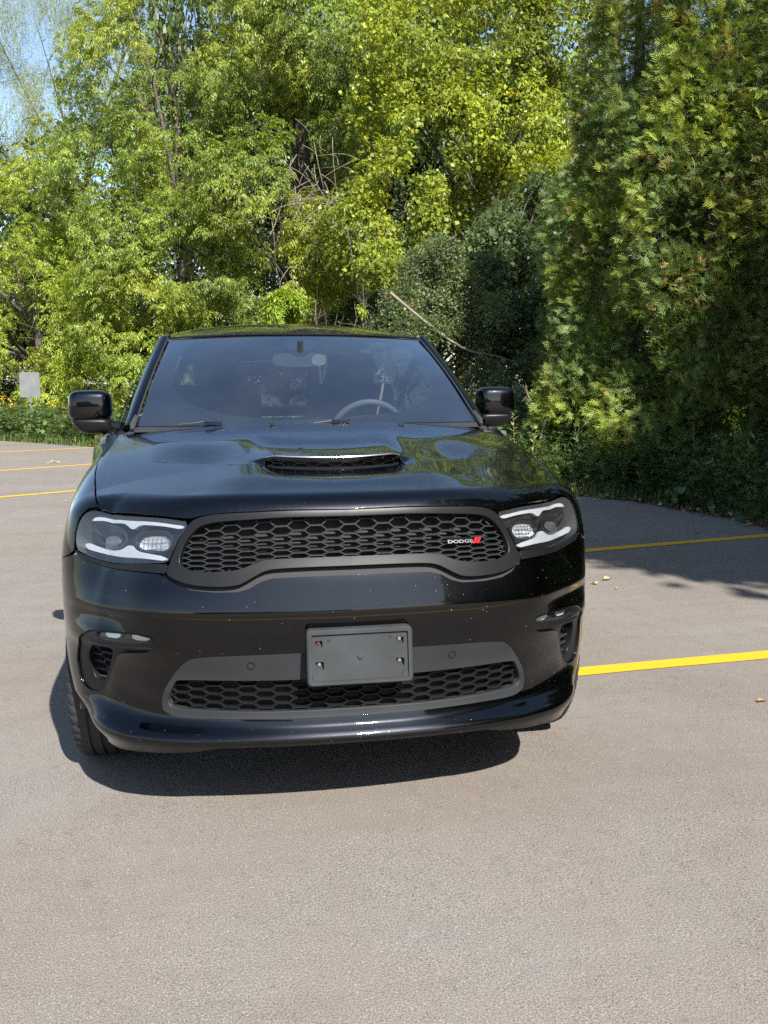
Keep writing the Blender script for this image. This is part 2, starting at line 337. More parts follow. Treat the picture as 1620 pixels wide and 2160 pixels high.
# ---------------- mesh helpers ----------------
def link(o,parent=None):
    COL.objects.link(o)
    if parent is not None: o.parent=parent
    return o
def meshobj(name,V,F,material,parent=None,smooth=True,normals=None,tint=None):
    me=bpy.data.meshes.new(name)
    V=np.asarray(V,np.float32)
    if isinstance(F,np.ndarray):
        k=F.shape[1];me.vertices.add(len(V));me.vertices.foreach_set('co',V.ravel())
        me.loops.add(F.size);me.loops.foreach_set('vertex_index',F.ravel().astype(np.int32))
        me.polygons.add(len(F));me.polygons.foreach_set('loop_start',np.arange(0,F.size,k,dtype=np.int32))
        me.polygons.foreach_set('loop_total',np.full(len(F),k,np.int32))
        me.update(calc_edges=True)
    else:
        me.from_pydata(V.tolist(),[],F)
    if smooth: me.polygons.foreach_set('use_smooth',np.ones(len(me.polygons),bool))
    if normals is not None: me.normals_split_custom_set_from_vertices(np.asarray(normals).tolist())
    if tint is not None:
        a=me.color_attributes.new('tint','FLOAT_COLOR','POINT')
        a.data.foreach_set('color',np.concatenate([tint,np.ones((len(tint),1))],1).astype(np.float32).ravel())
    me.materials.append(material);me.validate(clean_customdata=False)
    return link(bpy.data.objects.new(name,me),parent)
def thing(name,label,cat,loc=(0,0,0),group=None):
    o=bpy.data.objects.new(name,None);COL.objects.link(o);o.location=loc;o['label']=label;o['category']=cat
    o.empty_display_size=.2
    if group:o['group']=group
    return o
def tag(o,label,cat,group=None,kind=None):
    if label:o['label']=label
    if cat:o['category']=cat
    if group:o['group']=group
    if kind:o['kind']=kind
    return o
def chaikin(P,closed=True,it=2,q=.25):
    P=np.asarray(P,float)
    for _ in range(it):
        if closed:
            N=np.roll(P,-1,0);P=np.stack([P*(1-q)+N*q,P*q+N*(1-q)],1).reshape(-1,P.shape[1])
        else:
            A=P[:-1];B=P[1:];Q=np.stack([A*(1-q)+B*q,A*q+B*(1-q)],1).reshape(-1,P.shape[1]);P=np.concatenate([P[:1],Q[1:-1],P[-1:]])
    return P
def resample(P,step,closed=True):
    P=np.asarray(P,float);Q=np.concatenate([P,P[:1]]) if closed else P
    L=np.concatenate([[0],np.cumsum(np.linalg.norm(np.diff(Q,axis=0),axis=1))])
    n=max(3,int(round(L[-1]/step)));t=np.linspace(0,L[-1],n+1)
    if closed:t=t[:-1]
    return np.stack([np.interp(t,L,Q[:,i]) for i in range(P.shape[1])],1)
def inside(pts,poly):
    x,y=pts[:,0][:,None],pts[:,1][:,None];P=poly;Q=np.roll(P,-1,0)
    out=np.zeros(len(pts),bool)
    for i in range(0,len(pts),20000):
        a=x[i:i+20000];b=y[i:i+20000]
        c=((P[:,1]>b)!=(Q[:,1]>b))&(a<(Q[:,0]-P[:,0])*(b-P[:,1])/(Q[:,1]-P[:,1]+1e-15)+P[:,0])
        out[i:i+20000]=(c.sum(1)%2)==1
    return out
def neard(pts,B):
    out=np.empty(len(pts))
    for i in range(0,len(pts),3000):
        d=pts[i:i+3000,None]-B[None];out[i:i+3000]=np.sqrt((d**2).sum(2).min(1))
    return out
def mir(P): return np.asarray(P,float)[::-1]*[-1,1]
def symloop(half):
    """half outline listed from centre to centre on the right side; mirrored to a closed loop"""
    h=np.asarray(half,float);m=h[::-1]*[-1,1]
    return np.concatenate([h,m[(np.abs(m[0,0])<1e-9):(-1 if abs(m[-1,0])<1e-9 else None)]])
def panel(name,material,fn,outer,holes=(),step=.012,parent=None,hem=.012,flip=None,rmesh=False,hemr=.003):
    outer=resample(outer,step*.6);holes=[resample(h,step*.6) for h in holes]
    lo=outer.min(0);hi=outer.max(0)
    gx=np.arange(lo[0]+step/2,hi[0],step);gy=np.arange(lo[1]+step/2,hi[1],step)
    G=np.stack(np.meshgrid(gx,gy,indexing='ij'),-1).reshape(-1,2)
    m=inside(G,outer)
    for h in holes:m&=~inside(G,h)
    G=G[m];B=np.concatenate([outer]+holes)
    G=G[neard(G,B)>step*.45]
    pts=np.concatenate([B,G]);E=[];k=0
    for L in [outer]+list(holes):
        n=len(L);E+=[(k+i,k+(i+1)%n) for i in range(n)];k+=n
    r=delaunay_2d_cdt([Vector(p) for p in pts],E,[],0,1e-7)
    V2=np.array([(v.x,v.y) for v in r[0]]);T=np.array([f for f in r[2]])
    c=V2[T].mean(1);m=inside(c,outer)
    for h in holes:m&=~inside(c,h)
    T=T[m]
    P=fn(V2[:,0],V2[:,1]);e=2e-3
    du=fn(V2[:,0]+e,V2[:,1])-fn(V2[:,0]-e,V2[:,1]);dv=fn(V2[:,0],V2[:,1]+e)-fn(V2[:,0],V2[:,1]-e)
    N=np.cross(du,dv);N/=np.linalg.norm(N,axis=1)[:,None]+1e-12
    if flip:N=-N
    # make winding agree with N
    a,b,c3=P[T[:,0]],P[T[:,1]],P[T[:,2]];fnm=np.cross(b-a,c3-a);s=(fnm*N[T[:,0]]).sum(1)<0
    T[s]=T[s][:,[0,2,1]]
    faces=T.tolist();NV=N
    if hem:
        ed={}
        for t in T:
            for i in range(3):
                a,b=int(t[i]),int(t[(i+1)%3])
                if (b,a) in ed:del ed[(b,a)]
                else:ed[(a,b)]=1
        bv=sorted({x for e_ in ed for x in e_});ix={v:i for i,v in enumerate(bv)}
        tan=np.zeros((len(bv),3))
        for a,b in ed:
            d=P[b]-P[a];o=np.cross(d,N[a]);tan[ix[a]]+=o;tan[ix[b]]+=o
        tan/=np.linalg.norm(tan,axis=1)[:,None]+1e-12
        bp=P[bv];bn=N[bv];n0=len(P)
        r1=bp-bn*hemr+tan*hemr*.35;r2=bp-bn*hem+tan*hemr*.2
        P=np.concatenate([P,r1,r2]);nn=(tan+bn*.25);nn/=np.linalg.norm(nn,axis=1)[:,None]
        NV=np.concatenate([N,nn,tan])
        k=len(bv)
        for a,b in ed:
            A,B_=ix[a],ix[b];faces.append((b,a,n0+A,n0+B_));faces.append((n0+B_,n0+A,n0+k+A,n0+k+B_))
    ok=[f for f in faces]
    return meshobj(name,P,ok,material,parent,True,NV)
def boxmesh(c,s,r=0,rot=None):
    """one bevelled box as a bmesh fragment: returns verts, faces"""
    bm=bmesh.new();bmesh.ops.create_cube(bm,size=1)
    bmesh.ops.scale(bm,vec=s,verts=bm.verts)
    if r:bmesh.ops.bevel(bm,geom=bm.edges[:],offset=r,segments=2,affect='EDGES',profile=.7)
    if rot is not None:bmesh.ops.transform(bm,matrix=rot.to_4x4(),verts=bm.verts)
    bmesh.ops.translate(bm,vec=c,verts=bm.verts)
    V=[tuple(v.co) for v in bm.verts];F=[[v.index for v in f.verts] for f in bm.faces]
    bm.verts.index_update();bm.free();return V,F
def join(parts):
    V=[];F=[]
    for v,f in parts:
        k=len(V);V+=[tuple(x) for x in v];F+=[[i+k for i in g] for g in f]
    return V,F
def tube(P,rad,n=8,cap=True):
    P=[Vector(p) for p in P];rad=rad if hasattr(rad,'__len__') else [rad]*len(P)
    V=[];F=[];up=Vector((0,0,1))
    prev=None
    for i,p in enumerate(P):
        t=(P[min(i+1,len(P)-1)]-P[max(i-1,0)]).normalized()
        if prev is None:
            a=t.cross(up);a=a.normalized() if a.length>1e-3 else t.cross(Vector((1,0,0))).normalized()
        else:
            a=(prev-t*prev.dot(t)).normalized()
        prev=a;b=t.cross(a)
        for k in range(n):
            th=2*math.pi*k/n;V.append(tuple(p+(a*math.cos(th)+b*math.sin(th))*rad[i]))
    for i in range(len(P)-1):
        for k in range(n):
            F.append([i*n+k,i*n+(k+1)%n,(i+1)*n+(k+1)%n,(i+1)*n+k])
    if cap:F.append(list(range(n))[::-1]);F.append([(len(P)-1)*n+k for k in range(n)])
    return V,F
def prism(outline2,fn,depth,inward):
    """closed 2D outline mapped by fn -> front ring, extruded by vector depth*inward"""
    P=fn(outline2[:,0],outline2[:,1]);n=len(P);Q=P+np.asarray(inward)*depth
    return list(map(tuple,P))+list(map(tuple,Q)),[list(range(n)),list(range(n,2*n))[::-1]]+[[i,(i+1)%n,n+(i+1)%n,n+i][::-1] for i in range(n)]
def autosmooth(o,ang=40):
    me=o.data;bm=bmesh.new();bm.from_mesh(me);bmesh.ops.recalc_face_normals(bm,faces=bm.faces)
    for e in bm.edges:
        e.smooth=not(len(e.link_faces)==2 and e.calc_face_angle(0)>R(ang))
    for f in bm.faces:f.smooth=True
    bm.to_mesh(me);bm.free();return o
def solid(name,vf,material,parent=None,ang=35):
    o=meshobj(name,vf[0],vf[1],material,parent,False);return autosmooth(o,ang)
# ---------------- the car ----------------
_qy=_s
def uY(y): return float(np.interp(y,_py[:2400],_s[:2400]))
def S(off=0.0,sg=1):
    return lambda u,v:shell(u*1.0,v,off)
def HZf(off=0.0): return lambda x,y:np.stack([x,y,hoodz(x,y)+off],-1)
def sinv(x,y,z):
    ax=np.abs(x);d=(ax[:,None]-_px[None,:2400])**2+(y[:,None]-_py[None,:2400])**2;j=d.argmin(1)
    # lateral distance outward of the outline
    A=(ax-_px[j])*_ty[j]-(y-_py[j])*_tx[j]
    th=np.arctan2(z-V0,A+INS);return _s[j],V0+VR*np.maximum(th,0)
car=thing('suv_car','black sport utility car parked nose on with a hood scoop and an empty plate bracket','car',(0,0,0))
GL=.006
# --- outlines on the front shell (u along the outline, v up), right side
LAMP=[(.532,1.083),(.594,1.0915),(.695,1.102),(.828,1.1125),(.92,1.112),(1.0,1.095),(1.045,1.072),(1.066,1.030),(1.070,.985),(1.060,.940),(1.040,.920),(.83,.914),(.625,.922),(.600,.935),(.590,.980),(.572,1.035)]
SUR=[(0,1.083),(.27,1.085),(.414,1.091),(.481,1.091),(.529,1.081),(.559,1.045),(.581,.970),(.594,.908),(.604,.868),(.552,.834),(.496,.818),(.424,.813),(.365,.818),(.337,.837),(.309,.861),(.283,.881),(.250,.892),(.139,.896),(0,.896)]
OPEN=[(0,1.070),(.297,1.0715),(.431,1.075),(.485,1.071),(.518,1.055),(.544,1.023),(.559,.978),(.562,.932),(.551,.905),(.510,.882),(.455,.878),(.388,.883),(.347,.894),(.317,.914),(.284,.930),(.241,.935),(0,.936)]
BTOP=[(0,.850),(.12,.850),(.253,.846),(.291,.831),(.326,.801),(.364,.791),(.443,.790),(.517,.797),(.565,.819),(.600,.850),(.635,.866),(.83,.874),(1.0,.888),(1.045,.905)]
INT=[(0,.593),(.202,.593),(.502,.587),(.551,.562),(.605,.503),(.652,.435),(.650,.395),(.622,.377),(.574,.371),(.421,.376),(0,.379)]
MESH=[(0,.503),(.187,.502),(.483,.503),(.575,.500),(.592,.492),(.629,.430),(.625,.408),(.603,.397),(.518,.396),(0,.400)]
FOG=[(.856,.650),(.658,.656),(.634,.642),(.645,.606),(.674,.587),(.770,.579),(.816,.552),(.905,.440),(.960,.408),(1.030,.412),(1.062,.443),(1.058,.530),(.985,.605),(.925,.640)]
FLAMP=[(.655,.647),(.663,.612),(.897,.607),(.890,.636),(.862,.642)]
VENT=[(.93,.585),(.87,.588),(.812,.591),(.830,.565),(.875,.515),(.915,.470),(.938,.446),(.960,.443),(.985,.452),(.998,.475),(1.0,.51),(.985,.55)]
ua=uY(.455)
bs=[]   # lower/side edge of the bumper
for a in np.linspace(0,1,7):
    z=.385-.11+a*.30;bs.append((uY(.90-math.sqrt(max(.445**2-(z-.385)**2,0))),z))
BOT=[(1.02,.275),(.9,.258),(.8,.255),(.62,.267),(.50,.280),(.44,.295),(.30,.298),(0,.299)]
sh=chaikin([(1.045,.905),(1.10,.872),(uY(.52),.815),(uY(.56),.80)],False,1)
usz=uY(.90-math.sqrt(.445**2-(.66-.385)**2))
BSIDE=[(uY(.62),.795)]
arcp=[(uY(.90-.445*math.cos(R(t))),.385+.445*math.sin(R(t))) for t in (66,55,44,33,22,11,0,-12)]
bumper_half=BTOP+[(1.09,.880),(1.18,.838),(uY(.60),.800)]+[p for p in arcp if p[1]<.79]+[(ua-.02,.30)]+BOT
bumper=symloop(bumper_half)
intake=chaikin(symloop(INT),it=2)
fogR=chaikin(FOG,it=2)
def hL(P): return mir(P)
fb=panel('front_bumper',M['paint'],S(),bumper,[intake,fogR,hL(fogR)],.011,car,hem=.02)
# slim black gap channel between bumper and grille
gapo=[(0,.905),(.25,.900),(.31,.872),(.36,.83),(.43,.825),(.50,.83),(.60,.875),(.83,.895),(1.03,.915),(1.05,.875),(.62,.845),(.52,.78),(.44,.772),(.36,.776),(.29,.815),(.25,.828),(0,.832)]
panel('bumper_gap',M['void'],S(-.022),symloop(gapo),[],.03,car,hem=0)
# --- grille trim
surr=symloop(chaikin(SUR,False,2));opn=symloop(chaikin(OPEN,False,2))
sur=panel('grille_surround',M['satin'],S(.004),surr,[opn],.009,car,hem=.035,hemr=.006)
for sg in(1,-1):
    st=[(.609,.872),(.83,.880),(1.02,.893),(1.058,.918),(1.040,.912),(.83,.907),(.612,.915),(.602,.905)]
    st=np.array(st)*[sg,1]
    panel('lamp_trim_strip',M['satin'],S(.004),st,[],.01,car,hem=.02,hemr=.004)
# grille honeycomb: thin walls, recessed behind the opening
def honeycomb(name,poly,fn,px,pz,flat,z0,thick,depth,parent,material,inward=(0,1,0),drift=0.0):
    lo=poly.min(0);hi=poly.max(0);V=[];F=[]
    cols=range(int(math.floor((lo[0])/px))-1,int(math.ceil(hi[0]/px))+2)
    rows=range(int(math.floor((lo[1]-z0)/pz))-2,int(math.ceil((hi[1]-z0)/pz))+3)
    segs=[]
    for i in cols:
        for j in rows:
            zt=z0+(j+(.5 if i%2 else 0)+.5)*pz;x=i*px
            segs.append(((x-flat,zt),(x+flat,zt)))
            for dz in(-.5,.5):segs.append(((x+flat,zt),(x+px-flat,zt+dz*pz)))
    A=np.array([s[0] for s in segs]);B=np.array([s[1] for s in segs]);n=6
    T=np.linspace(0,1,n+1);pts=A[:,None]*(1-T[None,:,None])+B[:,None]*T[None,:,None]
    ins=inside(pts.reshape(-1,2),poly).reshape(-1,n+1)
    for k in range(len(segs)):
        on=np.where(ins[k])[0]
        if len(on)<2:continue
        a=pts[k,max(on[0]-1,0)];b=pts[k,min(on[-1]+1,n)]
        d=b-a;L=np.hypot(*d)
        if L<1e-4:continue
        nn=np.array([-d[1],d[0]])/L*thick/2
        e=d/L*thick*.25
        # flared wall: narrow crisp front edge, thicker behind
        q=np.array([a-nn*.45-e,b-nn*.45+e,b+nn*.45+e,a+nn*.45-e,a-nn*1.5-e,b-nn*1.5+e,b+nn*1.5+e,a+nn*1.5-e,a-nn-e,b-nn+e,b+nn+e,a+nn-e])
        P=fn(q[:,0],q[:,1]);inw=np.asarray(inward,float)
        P[4:8]+=inw*depth*.22;P[8:]+=inw*depth
        k0=len(V);V+=P.tolist()
        F+=[[k0,k0+1,k0+2,k0+3],[k0+4,k0+5,k0+1,k0],[k0+3,k0+2,k0+6,k0+7],[k0+8,k0+9,k0+5,k0+4],[k0+7,k0+6,k0+10,k0+11],
            [k0,k0+3,k0+7,k0+4],[k0+1,k0+5,k0+6,k0+2]]
    return meshobj(name,V,F,material,parent,False)
op2=symloop(chaikin(np.array(OPEN)*[1.012,1],False,2))
gm=honeycomb('grille_mesh',op2,lambda u,v:shell(u,v)+[0,.020,-.004],.0555,.0262,.0180,.934,.0037,.026,car,M['trim'])
panel('grille_backing',M['void'],lambda u,v:shell(u,v)+[0,.075,-.01],symloop([(0,1.10),(.5,1.09),(.6,1.0),(.62,.86),(.35,.85),(0,.86)]),[],.04,car,hem=0)
for (u,v,s,r_) in((-.47,.905,.011,.6),(-.44,.888,.008,.3),(-.40,.90,.007,1.2),(.45,.905,.014,.8),(-.52,.902,.006,.2),(-.27,.955,.012,1.4),(.40,.902,.007,.5),(.49,.899,.006,.9)):
    c=shell(np.array([u]),np.array([v]),-.050)[0]
    solid('trapped_leaf',join([(np.array([(-1,0,-.5),(0,.2,-.9),(1.2,0,0),(0,.3,.8)])@np.array(Matrix.Rotation(r_,3,'Y'))*s+c,[[0,1,2,3]])]),M['greytrim'],gm)
# lettering and twin slashes on the grille
def textmesh(s,size,ext,sx=1.5,bold=.0):
    cu=bpy.data.curves.new('lettering','FONT');cu.body=s;cu.size=size;cu.extrude=ext;cu.offset=bold;cu.resolution_u=3
    o=bpy.data.objects.new('lettering',cu);COL.objects.link(o);bpy.context.view_layer.update()
    me=bpy.data.meshes.new_from_object(o.evaluated_get(bpy.context.evaluated_depsgraph_get()));bpy.data.objects.remove(o)
    V=np.array([v.co[:] for v in me.vertices]);V[:,0]*=sx;F=[list(p.vertices) for p in me.polygons];bpy.data.meshes.remove(me);return V,F
BU0,BU1=.333,.415;BV=.975
V,F=textmesh('DODGE',.026,.0016,1.55,.0007)
V[:,0]-=V[:,0].min();V[:,1]-=V[:,1].min();V[:,0]*=(.092)/V[:,0].max();V[:,1]*=.0165/V[:,1].max()
P=shell(.328+V[:,0],np.full(len(V),BV)+V[:,1]*.86)+[0,.008,0];P[:,1]-=V[:,2]
em=meshobj('brand_lettering',P,F,M['badge'],car,False)
bk=np.array([(.322,BV-.006),(.420,BV-.006),(.420,BV+.021),(.322,BV+.021)])
solid('badge_backing',prism(resample(bk,.01),lambda u,v:shell(u,v)+[0,.014,0],.006,(0,1,0)),M['gloss'],car)
for k in range(2):
    u0=.4195+k*.0135
    q=np.array([(u0,BV-.003),(u0+.0095,BV-.003),(u0+.0225,BV+.021),(u0+.013,BV+.021)])
    solid('badge_slash',prism(q,lambda u,v:shell(u,v)+[0,.006,0],.004,(0,1,0)),M['red'],car)
# --- lower intake
ms=chaikin(symloop(MESH),it=2)
it_=panel('intake_trim',M['trim'],S(-.002),intake*[1-.004,1],[ms],.011,car,hem=.045,hemr=.007)
honeycomb('intake_mesh',chaikin(symloop(np.array(MESH)*[1.01,1]),it=2),lambda u,v:shell(u,v,-.022),.0575,.0285,.0185,.462,.0078,.026,car,M['satin'])
panel('intake_backing',M['void'],S(-.07),symloop([(0,.53),(.6,.53),(.66,.43),(.62,.37),(0,.37)]),[],.05,car,hem=0)
def disc(u,v,r_,off,n=24):
    a=np.linspace(0,2*math.pi,n,endpoint=False);return np.stack([u+np.cos(a)*r_,v+np.sin(a)*r_],1)
for sg in(1,-1):
    for (u,v,mm) in((.329,.553,'plastic'),(.743,.538,'paint')):
        ring=disc(sg*u,v,.0135,0)
        panel('parking_sensor',M['gloss'],S(.0005),disc(sg*u,v,.0125,0),[disc(sg*u,v,.0105,0)],.006,car,hem=.003,hemr=.001)
# --- fog lamp pockets
for sg in(1,-1):
    sc_=np.array([sg,1])
    fo=chaikin(FOG,it=2);cen=fo.mean(0)
    fl=chaikin(FLAMP,it=1);vt=chaikin(VENT,it=1)
    bz=panel('fog_pocket',M['satin'],S(-.009),((fo-cen)*.99+cen)*sc_,[fl*sc_,vt*sc_],.011,car,hem=.03,hemr=.005)
    panel('fog_lens',M['lens'],S(-.020),fl*sc_,[],.02,bz,hem=0)
    panel('fog_housing',M['gloss'],S(-.050),((fl-fl.mean(0))*1.02+fl.mean(0))*sc_,[],.03,bz,hem=0)
    for u,v in((.830,.632),(.708,.634)):
        q=chaikin([(u-.036,v-.013),(u+.036,v-.014),(u+.036,v+.013),(u-.036,v+.014)],it=1)*sc_
        solid('fog_element',prism(q,lambda a,b:shell(a,b,-.034),.012,(0,1,0)),M['reflector'],bz)
    # shelf below the fog lamp
    pu=np.linspace(.655,.935,14);pv=np.interp(pu,[.655,.935],[.603,.596])
    Pt=shell(pu*sg,pv,-.010)
    solid('fog_shelf',tube(Pt,[.003]+[.0065]*12+[.004],8),M['satin'],bz)
    honeycomb('side_vent_mesh',vt*sc_,lambda u,v:shell(u,v,-.028),.110,.0275,.047,.455,.0065,.02,car,M['trim'])
    panel('side_vent_backing',M['void'],S(-.06),((vt-vt.mean(0))*1.15+vt.mean(0))*sc_,[],.04,car,hem=0)
# --- plate bracket
def bracket():
    root_y=-.040
    cx,cz=.011,.588;W,Hh=.333,.174
    pr=thing('plate_bracket','','',(0,0,0));del pr['label'];del pr['category'];pr.parent=car
    def rr(w,h,r_,n=5):
        P=[]
        for (sx,sz,a0) in((1,1,0),(-1,1,90),(-1,-1,180),(1,-1,270)):
            for k in range(n):
                a=R(a0+90*k/(n-1));P.append((cx+sx*(w/2-r_)+math.cos(a)*r_,cz+sz*(h/2-r_)+math.sin(a)*r_))
        return np.array(P)
    sl=-.10  # leans back slightly
    def fy(y):return lambda x,z:np.stack([x,y+(z-cz)*.12+0*x,z],-1)
    # frame: ring with sloped faces
    o1=rr(W,Hh,.014);o2=rr(W-.010,Hh-.010,.011);i1=rr(W-.028,Hh-.028,.006);i2=rr(W-.030,Hh-.030,.006);n=len(o1)
    rings=[fy(-.006)(o1[:,0],o1[:,1]),fy(-.034)(o1[:,0],o1[:,1]),fy(-.040)(o2[:,0],o2[:,1]),fy(-.040)(i1[:,0],i1[:,1]),fy(-.032)(i2[:,0],i2[:,1])]
    V=np.concatenate(rings);F=[]
    for k in range(4):
        for i in range(n):j=(i+1)%n;F.append([k*n+i,k*n+j,(k+1)*n+j,(k+1)*n+i])
    solid('bracket_frame',(V,F),M['bracket'],pr,30)
    holes=[]
    for (x,z,w_,h_) in((-.128,.042,.022,.022),(.128,.042,.022,.022),(-.127,-.026,.026,.028),(.127,-.026,.026,.028)):
        holes.append((cx+x,cz+z,w_,h_))
    hp=[np.array([(x-w_/2,z-h_/2),(x+w_/2,z-h_/2),(x+w_/2,z+h_/2),(x-w_/2,z+h_/2)]) for x,z,w_,h_ in holes]
    ob=panel('bracket_face',M['bracket'],fy(-.031),i2*[1.0,1.0],hp,.012,pr,hem=0,flip=False)
    for q,(x,z,w_,h_) in zip(hp,holes):
        f=fy(-.031)(q[:,0],q[:,1]);b=fy(-.014)(q[:,0],q[:,1]+np.array([.006,.006,0,0]))
        solid('bracket_pocket',(np.concatenate([f,b]),[[0,1,5,4],[1,2,6,5],[2,3,7,6],[3,0,4,7],[4,5,6,7]]),M['bracket'],pr)
        c=fy(-.018)(np.array([x]),np.array([z+.003]))[0];a=np.linspace(0,2*math.pi,12,endpoint=False)
        rg=np.stack([c[0]+np.cos(a)*.0055,np.full(12,c[1]),c[2]+np.sin(a)*.0055],1);rg2=rg+[0,.004,0]
        solid('screw',(np.concatenate([rg,rg2]),[list(range(12))]+[[i,(i+1)%12,12+(i+1)%12,12+i] for i in range(12)]),M['rust'] if (x<0 and z>cz) else M['chrome'],pr)
    for x,z,r_ in((-.098,.053,.004),(.097,.055,.004)):
        c=fy(-.0315)(np.array([cx+x]),np.array([cz+z]))[0];P=[(c[0]+math.cos(t)*r_,c[1]-.001,c[2]+math.sin(t)*r_) for t in np.linspace(0,2*math.pi,10,endpoint=False)]
        solid('bracket_hole',tube(P+[P[0]],.0012,5,False),M['bracket'],pr)
    c=fy(-.031)(np.array([cx]),np.array([cz-.002]))[0];V=[];F=[]
    for j in range(6):
        rr_=.0095*math.cos(j/5*math.pi/2);dp=.006*math.sin(j/5*math.pi/2)
        for k in range(16):V.append((c[0]+math.cos(k*math.pi/8)*rr_,c[1]-dp,c[2]+math.sin(k*math.pi/8)*rr_))
    for j in range(5):
        for k in range(16):F.append([j*16+k,j*16+(k+1)%16,(j+1)*16+(k+1)%16,(j+1)*16+k])
    solid('bracket_stud',(V,F),M['bracket'],pr)
    for sx in(-1,1):
        q=np.array([(cx+sx*.151,cz-.072),(cx+sx*.133,cz-.072),(cx+sx*.133,cz-.056),(cx+sx*.137,cz-.051),(cx+sx*.151,cz-.051)])
        solid('bracket_tab',prism(q if sx<0 else q[::-1],fy(-.0345),.004,(0,1,0)),M['bracket'],pr)
    # body of the bracket running back to the bumper
    V=np.concatenate([fy(-.012)(o1[:,0],o1[:,1]),fy(.05)((o1[:,0]-cx)*.94+cx,(o1[:,1]-cz)*.9+cz)])
    solid('bracket_back',(V,[[i,(i+1)%n,n+(i+1)%n,n+i] for i in range(n)]),M['plastic2'],pr)
bracket()
# --- headlamps
for sg in(1,-1):
    sc_=np.array([sg,1]);L=chaikin(LAMP,it=1)
    hl=thing('headlamp','','',(0,0,0));del hl['label'];del hl['category'];hl.parent=car
    panel('lamp_lens',M['lens'],S(-.002),L*sc_,[],.012,hl,hem=0)
    # housing bowl
    def bowl(name,poly,off1,off2,shr,material,par):
        c=poly.mean(0);q=resample(poly,.012);q2=(q-c)*shr+c;n=len(q)
        A=shell(q[:,0]*sg,q[:,1],off1);B=shell(q2[:,0]*sg,q2[:,1],off2);C_=B.mean(0)
        V=np.concatenate([A,B,[C_]]);F=[[i,(i+1)%n,n+(i+1)%n,n+i] for i in range(n)]+[[n+i,n+(i+1)%n,2*n] for i in range(n)]
        return solid(name,(V,F),material,par,50)
    bowl('lamp_housing',L,-.004,-.060,.95,M['housing'],hl)
    # pale light guide: top bar and bottom bar joined by a waist between the two units
    top=[(.556,1.081),(.62,1.088),(.70,1.0985),(.827,1.1075),(.90,1.107),(.955,1.100),(1.008,1.080),(1.022,1.060),(1.010,1.066),(.975,1.084),(.946,1.093),(.90,1.0985),(.840,1.1005),(.815,1.094),(.792,1.083),(.776,1.083),(.762,1.090),(.735,1.0925),(.694,1.089),(.62,1.081),(.568,1.073)]
    bot=[(.617,.960),(.70,.979),(.748,.991),(.772,1.006),(.788,1.022),(.804,1.022),(.822,1.010),(.842,1.000),(.88,.992),(.934,.988),(.975,.982),(1.000,.978),(1.026,.975),(1.034,.962),(1.020,.951),(1.000,.953),(.926,.966),(.84,.964),(.735,.957),(.66,.946),(.620,.941)]
    for q in(top,bot):
        q=chaikin(q,it=1)
        o=panel('light_guide',M['lampwhite'],S(-.014),q*sc_,[],.006,hl,hem=.016,hemr=.003)
    def ring(name,c,ru,rv,k,off,off2,material,par,pts=None,w_=.010):
        q=np.array(pts)*[ru,rv]+c;q=chaikin(q,it=2);q=resample(q,.008);q2=(q-c)*(1-w_/ru)+c;q3=(q-c)*(1-w_*2.2/ru)+c;n=len(q)
        V=np.concatenate([shell(q[:,0]*sg,q[:,1],off-.014),shell(q[:,0]*sg,q[:,1],off),shell(q2[:,0]*sg,q2[:,1],off),shell(q3[:,0]*sg,q3[:,1],off2)])
        F=[[k_*n+i,k_*n+(i+1)%n,(k_+1)*n+(i+1)%n,(k_+1)*n+i] for k_ in range(3) for i in range(n)]
        return solid(name,(V,F),material,par,40)
    hexo=[(-1,.25),(-.62,.95),(.35,1),(.95,.35),(1,-.45),(.35,-1),(-.42,-.95),(-.85,-.45)]
    hexi=[(-.92,.80),(.15,1),(.80,.85),(1,.30),(.85,-.35),(.35,-.85),(-.15,-.95),(-.80,-1.0)]
    # outer unit: projector lens
    pc=np.array([.910,1.052]);ring('projector_bezel',pc,.108,.042,0,-.018,-.055,M['gloss'],hl,hexo,.014)
    ring('projector_ring',pc+[.002,.006],.068,.026,0,-.030,-.045,M['satin'],hl,hexo,.006)
    c=shell(np.array([pc[0]*sg]),np.array([pc[1]+.008]),-.050)[0]
    V=[];F=[];nrm=np.array([.25*sg,-1,.1]);nrm/=np.linalg.norm(nrm)
    ax=np.cross([0,0,1],nrm);ax/=np.linalg.norm(ax);ay=np.cross(nrm,ax)
    for j in range(8):
        a=j/7*math.pi/2;
        for k in range(24):
            t=k*math.pi/12;ex=np.sign(math.cos(t))*abs(math.cos(t))**.6;ey=np.sign(math.sin(t))*abs(math.sin(t))**.6
            V.append(c+ax*ex*.040*math.cos(a)+ay*ey*.026*math.cos(a)+nrm*.022*math.sin(a))
    for j in range(7):
        for k in range(24):F.append([j*24+k,j*24+(k+1)%24,(j+1)*24+(k+1)%24,(j+1)*24+k])
    solid('projector_lens',(V,F),M['chrome_dark'],hl,60)
    # inner unit: bright faceted reflector
    rc=np.array([.680,1.034]);ring('reflector_bezel',rc,.096,.044,0,-.018,-.030,M['gloss'],hl,hexi if True else hexo,.010)
    q=chaikin(np.array(hexi)*[.086,.038]+rc,it=2);qq=resample(q,.01)
    bowl('reflector_bowl',qq,-.026,-.058,.72,M['reflector'],hl)
    for k in range(4):
        z_=rc[1]-.024+k*.015;P=shell(np.linspace(.625,.745,6)*sg,np.full(6,z_),-.030);solid('reflector_rib',tube(P,.0012,5),M['chrome'],hl)
    for k in range(5):
        u_=.650+k*.020;P=shell(np.full(4,u_)*sg,np.linspace(rc[1]-.030,rc[1]+.030,4),-.030);solid('reflector_rib',tube(P,.0010,5),M['chrome'],hl)
